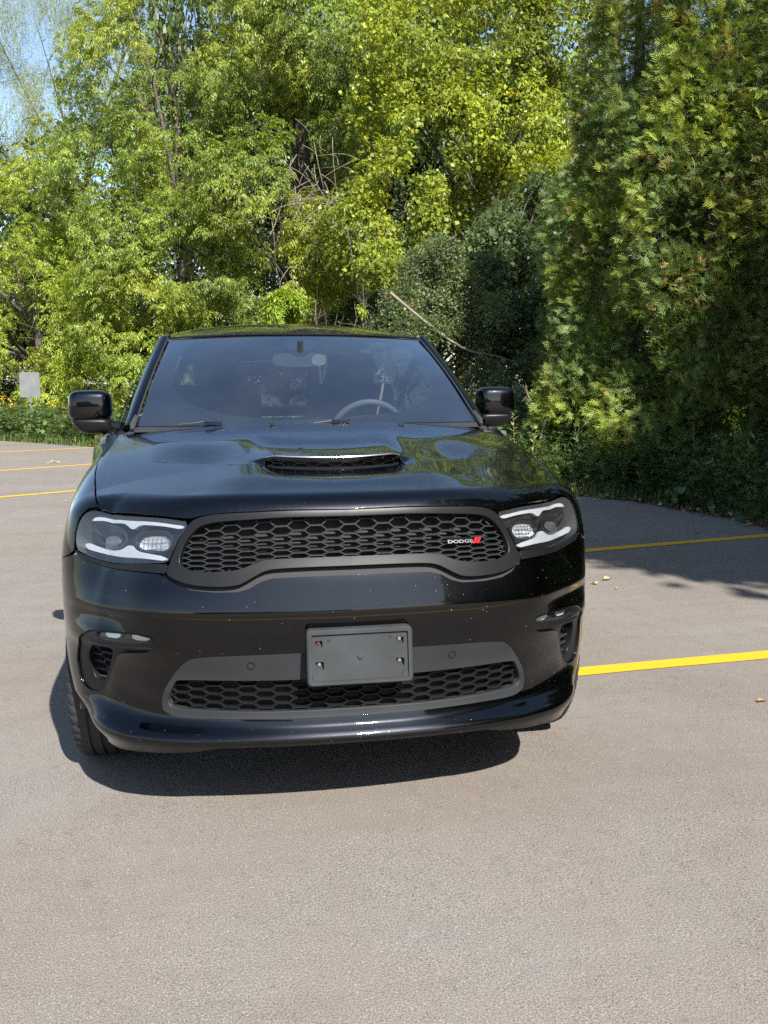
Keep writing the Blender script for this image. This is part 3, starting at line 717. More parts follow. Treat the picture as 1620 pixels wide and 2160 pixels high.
# --- hood
def s2h(u,v):
    P=shell(np.atleast_1d(u),np.atleast_1d(v));return P[:,:2]
_fu=np.concatenate([np.linspace(0,.52,14),np.linspace(.535,1.0,24)]);front=s2h(_fu,np.interp(_fu,[0,.1,.2,.3,.4,.47,.533,.594,.695,.76,.828,.90,.96,1.0],[1.089,1.090,1.091,1.092,1.096,1.097,1.091,1.097,1.109,1.115,1.120,1.119,1.110,1.102]))
front=chaikin(front,False,1)
SHUT=np.array([(.812,.43),(.824,.54),(.838,.66),(.846,.80),(.848,.93),(.844,1.05),(.832,1.17),(.815,1.235)])
f1=front[-1];SHUT=SHUT[SHUT[:,1]>f1[1]+.03]
rear=np.array([(.60,1.205),(.4,1.165),(.2,1.145),(0,1.14)])
hh=np.concatenate([front,SHUT,rear])
hood_out=symloop(hh)
ysf=lambda x:YS+.06*(x/.25)**2
xs=np.linspace(0,.238,12)
sc_half=[(x,ysf(x)+.014) for x in xs]+[(.246,.470)]+[(x,ysf(x)-.014) for x in xs[::-1]]
scoop=symloop(sc_half)
hood=panel('hood',M['paint'],HZf(),hood_out,[scoop],.012,car,hem=.018)
# scoop: lip, ramp bezel, mesh and dark inside
xl=np.linspace(-.24,.24,41);lip=np.stack([xl,ysf(xl)+.012,H(xl,ysf(xl)+.02)-.0015],1)
solid('scoop_lip',tube(lip,[.002]*3+[.0034]*35+[.002]*3,8),M['scooprim'],car)
zt=H(xl,ysf(xl)+.02)-.004;zb=H(xl,ysf(xl)-.016)-.002
scz=lambda x,z:np.stack([x,ysf(x)+.006+0*z,z],-1)
spoly=np.concatenate([np.stack([xl,zb-.002],1),np.stack([xl,zt],1)[::-1]])
honeycomb('scoop_mesh',spoly,lambda x,z:np.stack([x,ysf(x)+.012+0*z,z],-1),.040,.022,.012,float(zb[20])+.024,.0026,.02,car,M['gloss'])
V=np.concatenate([np.stack([xl,ysf(xl)+.05,zt+.01],1),np.stack([xl,ysf(xl)+.05,zb-.03],1),np.stack([xl,ysf(xl)-.016,zb-.006],1)]);n=len(xl)
solid('scoop_backing',(V,[[i,i+1,n+i+1,n+i] for i in range(n-1)]+[[n+i,n+i+1,2*n+i+1,2*n+i] for i in range(n-1)]),M['void'],car)
V=np.concatenate([np.stack([xl*.97,ysf(xl)-.003,zb+.011-(xl/.25)**2*.004],1),np.stack([xl*.97,ysf(xl)-.015,zb+.001],1)])
solid('scoop_floor',(V,[[i,i+1,n+i+1,n+i] for i in range(n-1)]),M['satin'],car)
for sg in(1,-1):
    q=np.array([(.247,.468),(.250,.43),(.232,.38),(.200,.325),(.165,.280)]);q=chaikin(q,False,2);z_=H(q[:,0],q[:,1])
    solid('scoop_wing',tube(np.stack([q[:,0]*sg,q[:,1],z_-.0005],1),np.linspace(.005,.0012,len(q)),6),M['gloss'],car)
    # heat extractor: slot with louvres at the leading edge of the dent
    e=np.linspace(-.8,.8,15);xx=.475+e*.165;yy=.486+.65*(xx-.33)+.006
    P=np.stack([xx*sg,yy,H(xx,yy)+.001],1)
    solid('extractor_slot',tube(P,[.0015]+[.0045]*13+[.0015],6),M['gloss'],car)
# --- fenders, doors, sides
def side_panel(name,pts,sg,step=.016,holes=(),material=None,hem=.02):
    return panel(name,material or M['paint'],S(),np.array(pts)*[sg,1],[np.array(h)*[sg,1] for h in holes],step,car,hem=hem)
shp=SHUT.copy();shp[:,0]+=.0055
zz=hoodz(shp[:,0],shp[:,1]);su,sv=sinv(shp[:,0],shp[:,1],zz)
def arch(yc,a0,a1,n=16,r_=.445):
    return [(uY(yc-r_*math.cos(R(t))),.385+r_*math.sin(R(t))) for t in np.linspace(a0,a1,n)]
yd=1.40
fend=[(1.010,1.103)]+list(zip(su,sv))+[(uY(1.30),sv[-1]+.0),(uY(yd),1.115),(uY(yd+.02),.85),(uY(yd-.01),.55),(uY(yd-.03),.34)]
fend+=[(uY(yd-.05),.32)]+arch(.90,172,68,16)+[(uY(.60),.806),(1.185,.843),(1.095,.886),(1.066,.915),(1.076,.985),(1.073,1.035),(1.052,1.078)]
BELT=1.085
for sg in(1,-1):
    side_panel('fender',fend,sg)
    d1=[(uY(yd+.007),1.115),(uY(1.75),BELT),(uY(2.46),BELT),(uY(2.46),.34),(uY(yd-.02),.34),(uY(yd-.003),.55),(uY(yd+.027),.85)]
    side_panel('front_door',d1,sg,.03)
    d2=[(uY(2.467),BELT),(uY(3.42),BELT),(uY(3.44),.85)]+[p for p in arch(3.94,28,8,4)]+[(uY(3.46),.34),(uY(2.467),.34)]
    side_panel('rear_door',d2,sg,.03)
    q=[(uY(3.427),BELT),(uY(4.9),BELT),(uY(4.9),.36)]+arch(3.94,178,30,20)+[(uY(3.447),.85)]
    side_panel('quarter_panel',q,sg,.03)
    side_panel('door_sill',[(uY(1.36),.325),(uY(3.50),.325),(uY(3.50),.23),(uY(1.36),.23)],sg,.05,material=M['plastic2'])
    # inner arches, so that no light leaks through
    for yc in(.90,3.94):
        V=[];F=[]
        for k in range(17):
            a=R(-8+196*k/16)
            for xx in(.90,.60):V.append((sg*xx,yc-.47*math.cos(a),.385+.47*math.sin(a)))
        for k in range(16):F.append([2*k,2*k+1,2*k+3,2*k+2])
        solid('wheel_liner',(V,F),M['plastic2'],car)
rq=symloop([(0,1.08),(SMAX-uY(4.907),1.08),(SMAX-uY(4.907),.36),(0,.36)])
panel('tailgate',M['paint'],lambda a,b:shell(np.where(a>=0,SMAX-a,-(SMAX+a)),b),rq,[],.05,car,hem=0)
# floor pan
V,F=join([boxmesh((0,2.5,.30),(1.62,4.2,.06)),boxmesh((0,.70,.55),(1.0,.35,.4)),boxmesh((0,.42,.33),(1.0,.5,.02))])
solid('underbody',(V,F),M['plastic2'],car)
# --- wheels
def wheel(x,y,sg,steer=0):
    wt=thing('wheel','','',(0,0,0));del wt['label'];del wt['category'];wt.parent=car
    n=216;RT=.385
    prof=[(-.105,.262),(-.125,.300),(-.133,.335),(-.128,.362),(-.116,.377),(-.098,.3835)]
    grooves=(-.062,-.021,.021,.062)
    for g in grooves:
        prof+=[(g-.006,.3853),(g-.0045,.3775),(g+.0045,.3775),(g+.006,.3853)]
    prof+=[(.098,.3835),(.116,.377),(.128,.362),(.133,.335),(.125,.300),(.105,.262)]
    V=[];F=[];m=len(prof)
    for k in range(n):
        a=2*math.pi*k/n
        for i,(px_,r_) in enumerate(prof):
            rr=r_
            if i in(3,4,5,m-6,m-5,m-4) and k%4==0:rr-=.006
            V.append((px_,math.cos(a)*rr,math.sin(a)*rr))
    for k in range(n):
        for i in range(m-1):F.append([k*m+i,k*m+i+1,((k+1)%n)*m+i+1,((k+1)%n)*m+i])
    V=np.array(V)
    rot=np.array(Matrix.Rotation(steer,3,'Z'))
    def T(P):return np.asarray(P)@rot.T+np.array([x,y,RT])
    solid('tyre',(T(V),F),M['rubber'],wt,30)
    V=[];F=[];pr=[(.10,.262),(.112,.258),(.108,.245),(.02,.235),(-.1,.25)]
    for k in range(48):
        a=2*math.pi*k/48
        for px_,r_ in pr:V.append((px_*sg,math.cos(a)*r_,math.sin(a)*r_))
    m=len(pr)
    for k in range(48):
        for i in range(m-1):F.append([k*m+i,k*m+i+1,((k+1)%48)*m+i+1,((k+1)%48)*m+i])
    parts=[(T(V),F)]
    for k in range(5):
        for d in(-.16,.16):
            a=2*math.pi*k/5+d;P=[(sg*.095,0,.03),(sg*.098,0,.12),(sg*.100,0,.245)]
            P=[(p[0],p[2]*math.cos(a),p[2]*math.sin(a)) for p in P];v,f=tube(P,[.032,.022,.017],8);parts.append((T(v),f))
    v,f=tube([(sg*.06,0,0),(sg*.108,0,0)],[.06,.05],20);parts.append((T(v),f))
    solid('rim',join(parts),M['rim'],wt)
    v,f=tube([(sg*.02,0,0),(sg*.045,0,0)],[.17,.17],32);solid('brake_disc',(T(v),f),M['greytrim'],wt)
for sg in(1,-1):
    wheel(sg*.828,.90,sg,0);wheel(sg*.828,3.94,sg,0)
# --- windscreen and cowl
def Wb(s): return np.stack([s*.735,1.158+.095*s**2,1.256-.002*s**2+0*s],-1)
def Wt(s): return np.stack([s*.6125,1.825+.105*s**2,1.656-.016*s**2],-1)
def ws(off=0.0):
    def f(s,t):
        a=Wb(s);b=Wt(s);P=a*(1-t)[:,None]+b*t[:,None];nrm=np.array([0,-.50,.86]);return P+nrm*(np.sin(np.pi*t)*.022+off)[:,None]
    return f
wso=np.array([(-.985,.0),(.985,.0),(.985,.985),(-.985,.985)])
panel('windscreen',M['windscreen'],ws(),wso,[],.03,car,hem=0)
fo=resample(wso,.03);fi=chaikin(np.array([(-.84,.055),(.84,.055),(.885,.93),(.62,.955),(-.62,.955),(-.885,.93)]),it=2)
panel('windscreen_border',M['frit'],ws(-.006),wso,[fi],.03,car,hem=0)
q=chaikin([(-.135,.96),(.135,.96),(.115,.86),(.055,.80),(-.055,.80),(-.115,.86)],it=1)
solid('camera_shroud',prism(resample(q,.04),ws(-.012),.05,(0,.3,-.4)),M['void'],car)
s_=np.linspace(-1,1,25);A=Wb(s_);B=Wt(s_)
solid('windscreen_header_trim',tube(B+[0,-.004,.003],.005,6),M['gloss'],car)
# cowl panel under the glass
V=np.concatenate([A+[0,-.002,-.004],np.stack([s_*.80,1.125+.09*s_**2,H(s_*.8,1.13+.09*s_**2)-.008],1)]);n=25
solid('cowl_panel',(V,[[i,i+1,n+i+1,n+i] for i in range(n-1)]),M['plastic2'],car)
for sg in(1,-1):
    # pillar: outer painted and inner trim
    t=np.linspace(0,1,14)[:,None]
    inn=Wb(np.array([sg]))*(1-t)+Wt(np.array([sg]))*t
    outb=np.array([sg*.800,1.36,1.225]);outt=np.array([sg*.660,1.975,1.630])
    out=outb*(1-t)+outt*t+np.array([sg*.012,0,.012])*np.sin(np.pi*t)
    mid=(inn+out)/2+np.array([sg*.012,-.030,.020])
    inn=inn+np.array([0,-.5,.86])*np.sin(np.pi*t)*.020
    low=out+[-.03*sg,.05,-.02]
    V=np.concatenate([inn,inn*.75+mid*.25+[0,-.012,.008],mid,out,low]);n=14;F=[]
    for k in range(4):
        for i in range(n-1):F.append([k*n+i,k*n+i+1,(k+1)*n+i+1,(k+1)*n+i])
    o=solid('a_pillar',(V,F),M['paint'],car,80)
    solid('pillar_trim',tube(inn+np.array([sg*.003,-.006,.004]),.003,6),M['greytrim2'],car)
    # grey corner cap at the foot of the pillar
    c=Wb(np.array([sg*1.0]))[0]
    solid('cowl_corner_cap',tube([c+[sg*.012,-.035,-.012],c+[sg*.010,-.008,.008],c+[sg*.0,.045,.042]],[.008,.013,.006],10),M['greytrim2'],car)
# filler between fender tops, door tops and pillars
for sg in(1,-1):
    V=[];F=[]
    yy=np.array([1.235,1.30,1.40,1.55,1.80])
    P0=np.stack([np.array([.82,.845,.87,.90,.925])*sg,yy,np.array([1.185,1.185,1.19,1.195,1.20])],1)
    P1=np.stack([np.array([.745,.775,.81,.845,.875])*sg,yy+[.01,.02,.02,.02,.02],np.array([1.235,1.238,1.236,1.232,1.228])],1)
    V=np.concatenate([P0,P1]);n=5
    solid('shoulder_trim',(V,[[i,i+1,n+i+1,n+i] for i in range(n-1)]),M['paint'],car)
# wipers and washer jets
for (x0,x1) in((-.56,-.405),(.0,.125)):
    for k,xx in enumerate((x0,x1)):pass
    sa=x0/.735
    P=[ws(.012)(np.array([x/.735]),np.array([t_]))[0] for x,t_ in((x1,.012),(x1-.03,.018),((x0+x1)/2,.004),(x0,-.010))]
    solid('wiper',tube(P,[.005,.004,.003,.002],6),M['plastic2'],car)
    V,F=boxmesh(P[0]+np.array([-.01,-.01,0]),(.075,.018,.011),.004);solid('wiper_pivot',(V,F),M['gloss'],car)
for x in(-.175,.36):
    V,F=boxmesh((x,1.085,hoodz(np.array([x]),np.array([1.085]))[0]+.004),(.022,.012,.010),.003);solid('washer_jet',(V,F),M['gloss'],car)
# --- roof
def roofz(x,y):
    c=cspline(y,[1.80,1.95,2.2,2.6,3.1,3.7,4.3,4.8],[1.657,1.682,1.714,1.748,1.766,1.762,1.728,1.66])
    return c-.055*(np.abs(x)/.62)**2.6
RF=lambda x,y:np.stack([x,y,roofz(x,y)],-1)
rp=[(s*.60,1.835+.105*s**2) for s in np.linspace(0,1,8)]+[(.615,2.2),(.625,3.0),(.615,4.2),(.59,4.72),(.4,4.79),(0,4.81)]
panel('roof',M['paint'],RF,symloop(rp),[],.03,car,hem=.006)
for sg in(1,-1):
    yy=np.linspace(1.945,4.70,20);xx=np.interp(yy,[1.945,2.2,3.0,4.2,4.7],[.622,.638,.650,.640,.612])
    P=np.stack([xx*sg,yy,roofz(xx*.97,yy)-.006],1);solid('roof_ditch_trim',tube(P,[.010]*20,8),M['greytrim2'],car)
    xo=np.interp(yy,[1.945,2.2,3.0,4.2,4.7],[.668,.695,.712,.700,.665])
    zr=roofz(xx,yy)-.030
    V=np.concatenate([P,np.stack([(xx+xo)/2*sg,yy,zr+.030],1),np.stack([xo*sg,yy,zr],1),np.stack([(xo+.012)*sg,yy,zr-.05],1)]);n=20
    solid('roof_side_rail',(V,[[k*n+i,k*n+i+1,(k+1)*n+i+1,(k+1)*n+i] for k in range(3) for i in range(n-1)]),M['paint'],car,70)
    # side glass between belt and rail, with posts
    def glassq(y0b,y1b,y0t,y1t,name,material,dx=0):
        V=[]
        for a in np.linspace(0,1,5):
            for b,yb,yt in((0,y0b,y0t),(1,y1b,y1t)):
                y=yb*(1-a)+yt*a;xb=np.interp(yb,[1.3,1.7,2.4,4.2,4.8],[.80,.885,.905,.895,.83]);xt=np.interp(yt,[1.945,2.2,3.0,4.2,4.7],[.668,.700,.722,.706,.668])
                x=xb*(1-a)+xt*a+.018*math.sin(math.pi*a)+dx;z=1.215*(1-a)+(float(roofz(xt,yt))-.045)*a;V.append((sg*x,y,z))
        return solid(name,(V,[[2*i,2*i+1,2*i+3,2*i+2] for i in range(4)]),material,car)
    glassq(1.42,2.40,2.03,2.52,'side_window',M['sideglass']);glassq(2.52,3.38,2.62,3.42,'side_window',M['sideglass']);glassq(3.50,4.35,3.54,4.15,'side_window',M['sideglass'])
    glassq(2.40,2.52,2.52,2.62,'door_post',M['gloss'],.004);glassq(3.38,3.50,3.42,3.54,'door_post',M['gloss'],.004);glassq(4.35,4.86,4.15,4.62,'rear_pillar',M['paint'],.002)
    # belt strip
    yb=np.linspace(1.40,4.86,20);xb=np.interp(yb,[1.3,1.7,2.4,4.2,4.8],[.80,.885,.905,.895,.83])
    V=np.concatenate([np.stack([xb*sg,yb,0*yb+1.222],1),np.stack([(xb+.055)*sg,yb,0*yb+1.185],1)])
    solid('belt_moulding',(V,[[i,i+1,20+i+1,20+i] for i in range(19)]),M['paint'],car)
# rear window and hatch frame
V=[];
for a in np.linspace(0,1,4):
    for s in np.linspace(-1,1,7):
        V.append((s*(.80*(1-a)+.60*a),4.98*(1-a)+4.78*a-.06*s*s,1.19*(1-a)+1.63*a-.03*s*s*a))
solid('rear_window',(V,[[r_*7+i,r_*7+i+1,r_*7+i+8,r_*7+i+7] for r_ in range(3) for i in range(6)]),M['sideglass'],car)
solid('hatch_frame',join([tube([V[0],V[7],V[14],V[21]],.045,8),tube([V[6],V[13],V[20],V[27]],.045,8),tube(V[21:28],.05,8),tube([(x,y,z) for x,y,z in V[0:7]],.04,8)]),M['paint'],car,60)
# --- inside
dash=[]
xs=np.linspace(-.74,.74,31)
def dashz(x):return 1.205+.045*np.exp(-((x-.36)/.20)**2)*1.0
rows=[(1.20,lambda x:1.232+0*x),(1.45,lambda x:1.225+.01*np.exp(-((x-.36)/.22)**2)),(1.70,lambda x:1.215+.055*np.exp(-((x-.36)/.21)**4)),(1.78,lambda x:1.19+.045*np.exp(-((x-.36)/.21)**4)),(1.80,lambda x:1.05+0*x),(1.78,lambda x:.70+0*x)]
V=np.concatenate([np.stack([xs*(1 if k<3 else .97),np.full(31,y_)+.06*0,f_(xs)],1) for k,(y_,f_) in enumerate(rows)])
solid('dashboard',(V,[[k*31+i,k*31+i+1,(k+1)*31+i+1,(k+1)*31+i] for k in range(5) for i in range(30)]),M['interior'],car,50)
sw=[];c=np.array([.36,1.98,1.16]);tl=R(25)
for k in range(37):
    a=2*math.pi*k/36;sw.append(c+np.array([math.cos(a)*.185,-math.sin(a)*.185*math.sin(tl)*-1*-1,math.sin(a)*.185*math.cos(tl)]))
solid('steering_wheel',join([tube(sw,.0155,10,False),tube([c+np.array([-.17,0,0]),c+np.array([.17,0,0])],.018,8),tube([c,c+np.array([0,.06,-.16])],.018,8),boxmesh(c+np.array([0,-.01,0]),(.15,.05,.11),.02)]),M['greyleather'],car)
def seat(x,y,dz=0,hr=True):
    t=thing('seat','','',(0,0,0));del t['label'];del t['category'];t.parent=car
    solid('seat_cushion',boxmesh((x,y-.05,.78+dz*.5),(.50,.52,.16),.05),M['leather'],t)
    solid('seat_back',boxmesh((x,y+.26,1.10+dz),(.48,.15,.64),.06,Matrix.Rotation(R(-14),3,'X')),M['leather'],t)
    if hr:solid('headrest',join([boxmesh((x,y+.36,1.50),(.27,.10,.17),.04,Matrix.Rotation(R(-8),3,'X')),tube([(x-.06,y+.34,1.38),(x-.06,y+.35,1.45)],.007,6),tube([(x+.06,y+.34,1.38),(x+.06,y+.35,1.45)],.007,6)]),M['leather'],t)
seat(-.38,2.35);seat(.38,2.35);seat(-.44,3.25,-.16,False);seat(.44,3.25,-.16,False)
solid('headliner',(np.concatenate([np.stack([xs*.82,np.full(31,y_),roofz(xs*.82,np.full(31,y_))-.035],1) for y_ in(1.93,2.5,3.2,3.9,4.6)]),[[k*31+i,k*31+i+1,(k+1)*31+i+1,(k+1)*31+i] for k in range(4) for i in range(30)]),M['interior'],car,60)
for sg in(1,-1):
    solid('door_trim',join([boxmesh((sg*.86,2.9,.85),(.06,3.2,.72),.02)]),M['interior'],car)
solid('cabin_floor',join([boxmesh((0,3.1,.50),(1.6,3.5,.05)),boxmesh((0,4.6,.85),(1.5,.05,.6))]),M['interior'],car)
# rear view mirror
mc=ws(0)(np.array([.0]),np.array([.74]))[0]+np.array([.0,.075,-.035])
q=chaikin([(-.125,-.030),(.125,-.030),(.132,.012),(.118,.036),(-.118,.036),(-.132,.012)],it=2)
P=np.stack([mc[0]+q[:,0],np.full(len(q),mc[1]),mc[2]+q[:,1]],1);n=len(q)
rv=solid('rear_view_mirror',(np.concatenate([P,(P-mc)*.9+mc+[0,.035,0]]),[list(range(n)),list(range(n,2*n))]+[[i,(i+1)%n,n+(i+1)%n,n+i] for i in range(n)]),M['plastic2'],car)
solid('mirror_stem',tube([mc+[0,.01,.03],mc+[0,-.03,.09]],.014,8),M['void'],rv)
q2=chaikin([(.052,-.024),(.118,-.024),(.122,.010),(.112,.028),(.056,.028)],it=2);P=np.stack([mc[0]+q2[:,0],np.full(len(q2),mc[1]-.004),mc[2]+q2[:,1]],1)
solid('mirror_display',(P,[list(range(len(P)))]),M['greytrim'],rv)
# --- door mirrors
for sg in(1,-1):
    dm=thing('door_mirror','','',(0,0,0));del dm['label'];del dm['category'];dm.parent=car
    cx,cy,cz=sg*.975,1.80,1.318
    def shellm(name,z0,z1,hx,material,top):
        V=[];F=[];nu,nv=28,16
        for j in range(nv+1):
            ph=-math.pi/2+math.pi*j/nv
            for i in range(nu):
                th=2*math.pi*i/nu
                def sp(v,e):return math.copysign(abs(v)**e,v)
                x=sp(math.cos(ph),.42)*sp(math.cos(th),.42);y=sp(math.cos(ph),.5)*sp(math.sin(th),.75);z=sp(math.sin(ph),.48)
                V.append((x,y,z))
        V=np.array(V);V=V*[hx,.075,(z1-z0)/2]+[0,0,(z0+z1)/2]
        # taper towards the outside top and rake
        V[:,0]*=1-.06*np.clip((V[:,2]-z0)/(z1-z0),0,1)
        if not top:
            k=np.clip((z1-V[:,2])/(z1-z0),0,1);V[:,0]=V[:,0]*(1-.30*k)+(-sg*.030*k)
            V[:,1]*=1-.25*k
        V[:,1]=np.where(V[:,1]>0,V[:,1]*.55,V[:,1]);V[:,2]-=V[:,0]*sg*(.0)
        V+=[cx,cy,0]
        for j in range(nv):
            for i in range(nu):F.append([j*nu+i,j*nu+(i+1)%nu,(j+1)*nu+(i+1)%nu,(j+1)*nu+i])
        return solid(name,(V,F),material,dm,80)
    shellm('mirror_cap',1.258,1.400,.102,M['paint'],True)
    shellm('mirror_base',1.200,1.272,.106,M['satin'],False)
    solid('turn_signal',tube([(cx+sg*.045,cy-.050,1.248),(cx+sg*.066,cy-.044,1.250),(cx+sg*.080,cy-.028,1.252)],[.004,.008,.006],8),M['lampwhite'],dm)
    solid('mirror_arm',tube([(cx-sg*.06,cy-.005,1.238),(cx-sg*.12,cy-.02,1.228),(cx-sg*.20,cy-.05,1.200)],[.028,.030,.036],10),M['satin'],dm)
    solid('mirror_glass',boxmesh((cx,cy+.042,1.33),(.17,.004,.11),.0015),M['chrome'],dm)
# ---------------- ground ----------------
def at(X,Z,z=0):
    """a point X metres right and Z metres ahead of where the photographer stands"""
    return np.array([CAMP[0]+X*math.cos(CYAW)+Z*math.sin(CYAW),CAMP[1]-X*math.sin(CYAW)+Z*math.cos(CYAW),z])
def sheet(name,P,z,material,kind='structure',uv=None):
    o=meshobj(name,[(x,y,z) for x,y in P],[list(range(len(P)))],material,None,False);o['kind']=kind;return o
g=sheet('ground',[(-400,-400),(400,-400),(400,400),(-400,400)],-.012,M['soil'])
EDGE=[(-60,75),(-20,40),(-9.5,26.6),(-7.2,24.0),(-5.466,22.169),(-4.139,20.708),(-2.736,18.872),(-.8,16.4),(1.2,13.4),(2.9,10.5),(3.971,8.444),(4.471,7.702),(4.734,6.53),(4.853,5.647),(5.15,3.5),(5.6,0),(6.0,-4),(6.3,-9),(7,-40)]
E2=chaikin(EDGE,False,2)
# irregular crumbled edge
E3=resample(E2,.12,False);_n=rng.normal(0,1,(len(E3),2));_k=np.ones(5)/5
_n=np.stack([np.convolve(_n[:,i],_k,'same') for i in(0,1)],1);E3=E3+_n*.045
a=sheet('asphalt',[tuple(p) for p in E3[::-1]]+[(-80,75),(-80,-40)][::1],0,M['asphalt'])
def line(a,b,wd,bend=None):
    a=np.array(a);b=np.array(b);d=(b-a)/np.linalg.norm(b-a);n=np.array([-d[1],d[0]])*wd/2
    T=np.linspace(0,1,60);P=a+(b-a)*T[:,None]
    jl=np.convolve(rng.normal(0,1,64),np.ones(5)/5,'valid')*.0035;jr=np.convolve(rng.normal(0,1,64),np.ones(5)/5,'valid')*.0035
    L=P+n*(1+jl[:,None]/wd*2);Rr=P-n*(1+jr[:,None]/wd*2);V=[(x,y,.004) for x,y in L]+[(x,y,.004) for x,y in Rr]
    o=meshobj('parking_line',V,[[i,i+1,60+i+1,60+i][::-1] for i in range(59)],M['line'],None,False);o['kind']='structure';return o
def ext(a,b,ta,tb):
    a=np.array(a);b=np.array(b);return a+(b-a)*ta,a+(b-a)*tb
line(*ext((1.324,1.492),(2.404,1.589),-1.2,2.9),.125)
line(*ext((2.617,4.728),(4.541,5.131),-.9,1.12),.125)
line(*ext((-3.049,9.907),(-2.201,10.432),-4,1.6),.125)
line(*ext((-3.808,13.754),(-2.558,14.599),-3,1.8),.125)
line(*ext((-4.666,18.111),(-3.37,18.784),-3,1.5),.13)
line((-4.2,-1.9),(3.4,-1.25),.125);line((-4.2,-5.0),(3.6,-4.4),.125)
# ---------------- vegetation ----------------
_lat=rng.random((24,24,24))
def vnoise(P):
    P=np.asarray(P);i=np.floor(P).astype(int);f=P-i;f=f*f*(3-2*f);o=0
    for a in(0,1):
        for b in(0,1):
            for c in(0,1):
                wgt=(f[:,0] if a else 1-f[:,0])*(f[:,1] if b else 1-f[:,1])*(f[:,2] if c else 1-f[:,2])
                o=o+wgt*_lat[(i[:,0]+a)%24,(i[:,1]+b)%24,(i[:,2]+c)%24]
    return o
def pxw(px,py,Z):
    return at((px-810)/CF*Z,Z,CAMP[2]+Z*(797-py)/CF)
def unit(a): return a/(np.linalg.norm(a,axis=-1,keepdims=True)+1e-9)
def leafquad(base,d,n,L,W,fold=.25):
    """one leaf: base, direction, approx normal -> 4 verts"""
    d=d/np.linalg.norm(d);s=np.cross(d,n);s/=np.linalg.norm(s)+1e-9;nn=np.cross(s,d)
    m=base+d*L*.45
    return [base,m+s*W/2+nn*W*fold,base+d*L,m-s*W/2+nn*W*fold]
def proto_ash(r,leaves=3,pairs=3,L=.105,W=.032):
    V=[];K=[]
    for a in range(leaves):
        az=r.uniform(-.9,.9);el=r.uniform(-.3,.5);d=np.array([math.cos(az)*math.cos(el),math.sin(az)*math.cos(el),math.sin(el)])
        p=np.array([r.uniform(-.05,.05),r.uniform(-.05,.05),r.uniform(-.04,.04)])
        for k in range(pairs+1):
            q=p+d*(.05+.055*k)+np.array([0,0,-.012*k*k])
            dd=d+np.array([0,0,-.25*k]);dd/=np.linalg.norm(dd);s=np.cross(dd,[0,0,1]);s/=np.linalg.norm(s)+1e-9
            for sg in((-1,1) if k<pairs else(0,)):
                ld=dd*.6+s*sg*.8+np.array([0,0,-r.uniform(.35,1.1)])
                V+=leafquad(q,ld,np.array([r.uniform(-.3,.3),r.uniform(-.3,.3),1.0]),L*r.uniform(.75,1.15),W*r.uniform(.8,1.2));K.append(0)
    return np.array(V)
def proto_round(r,n=7,L=.10,W=.10,spread=.15):
    V=[]
    for a in range(n):
        p=r.uniform(-spread,spread,3)*[1,1,.8];nn=np.array([r.uniform(-.5,.9),r.uniform(-.7,.7),r.uniform(.1,1)]);nn/=np.linalg.norm(nn)
        d=np.cross(nn,r.normal(0,1,3));d[2]-=.5;V+=leafquad(p,d,nn,L*r.uniform(.6,1.2),W*r.uniform(.6,1.2),.12)
    return np.array(V)
def proto_small(r,n=14,L=.055,W=.034,spread=.13): return proto_round(r,n,L,W,spread)
def proto_cedar(r,n=4,L=.165,W=.0115):
    V=[];d0=np.array([1,0,.25]);nn=np.array([0,r.uniform(-.3,.3),1.])
    def fan(p,d,LL,lev):
        nonlocal V
        V+=leafquad(p,d,nn,LL,W*(1.15 if lev==0 else .95),.1)
        if lev<1:
            for k in range(n):
                for s in(-1,1):
                    t=.18+.72*k/n;q=p+d/np.linalg.norm(d)*LL*t
                    dd=d+np.array([0,s*.85,r.uniform(-.25,.2)]);fan(q,dd,LL*(.60-.30*t)*r.uniform(.8,1.2),1)
    d0[2]=r.uniform(-.3,.3);fan(np.zeros(3),d0,L,0)
    return np.array(V)
def proto_willow(r,n=2,len_=1.0):
    V=[]
    for a in range(n):
        p=r.uniform(-.15,.15,3);m=r.uniform(-.12,.12,2)
        for k in range(9):
            q=p+np.array([m[0]*k*.1,m[1]*k*.1,-len_*k/9]);d=np.array([r.uniform(-.7,.7),r.uniform(-.7,.7),-1.1])
            V+=leafquad(q,d,r.normal(0,1,3),.13,.016,.1)
    return np.array(V)
def frames(out,up=(0,0,1),jit=.35,r=rng):
    n=len(out);X=unit(out+r.normal(0,jit,(n,3)));U=np.tile(np.array(up,float),(n,1))+r.normal(0,jit,(n,3))*.6
    Y=unit(np.cross(U,X));Z=np.cross(X,Y);return np.stack([X,Y,Z],2)
def scatter(protos,pos,Rm,scale,tint,per=None,leafjit=.22):
    """place leaf-spray prototypes; returns verts, quads, per-vertex tint"""
    VV=[];TT=[];n=len(pos);ch=rng.integers(0,len(protos),n)
    for k,pv in enumerate(protos):
        m=np.where(ch==k)[0]
        if not len(m):continue
        v=np.einsum('nij,pj->npi',Rm[m],pv)*scale[m][:,None,None]+pos[m][:,None]
        nl=len(pv)//4;j=1+rng.normal(0,leafjit,(len(m),nl,1));c=tint[m][:,None]*np.clip(j,.4,1.8)
        yel=rng.random((len(m),nl,1))<.06;c=np.where(yel,c*np.array([1.7,1.15,.9]),c)
        VV.append(v.reshape(-1,3));TT.append(np.repeat(c,4,1).reshape(-1,3))
    V=np.concatenate(VV);T=np.concatenate(TT);F=np.arange(len(V),dtype=np.int32).reshape(-1,4);return V,F,T
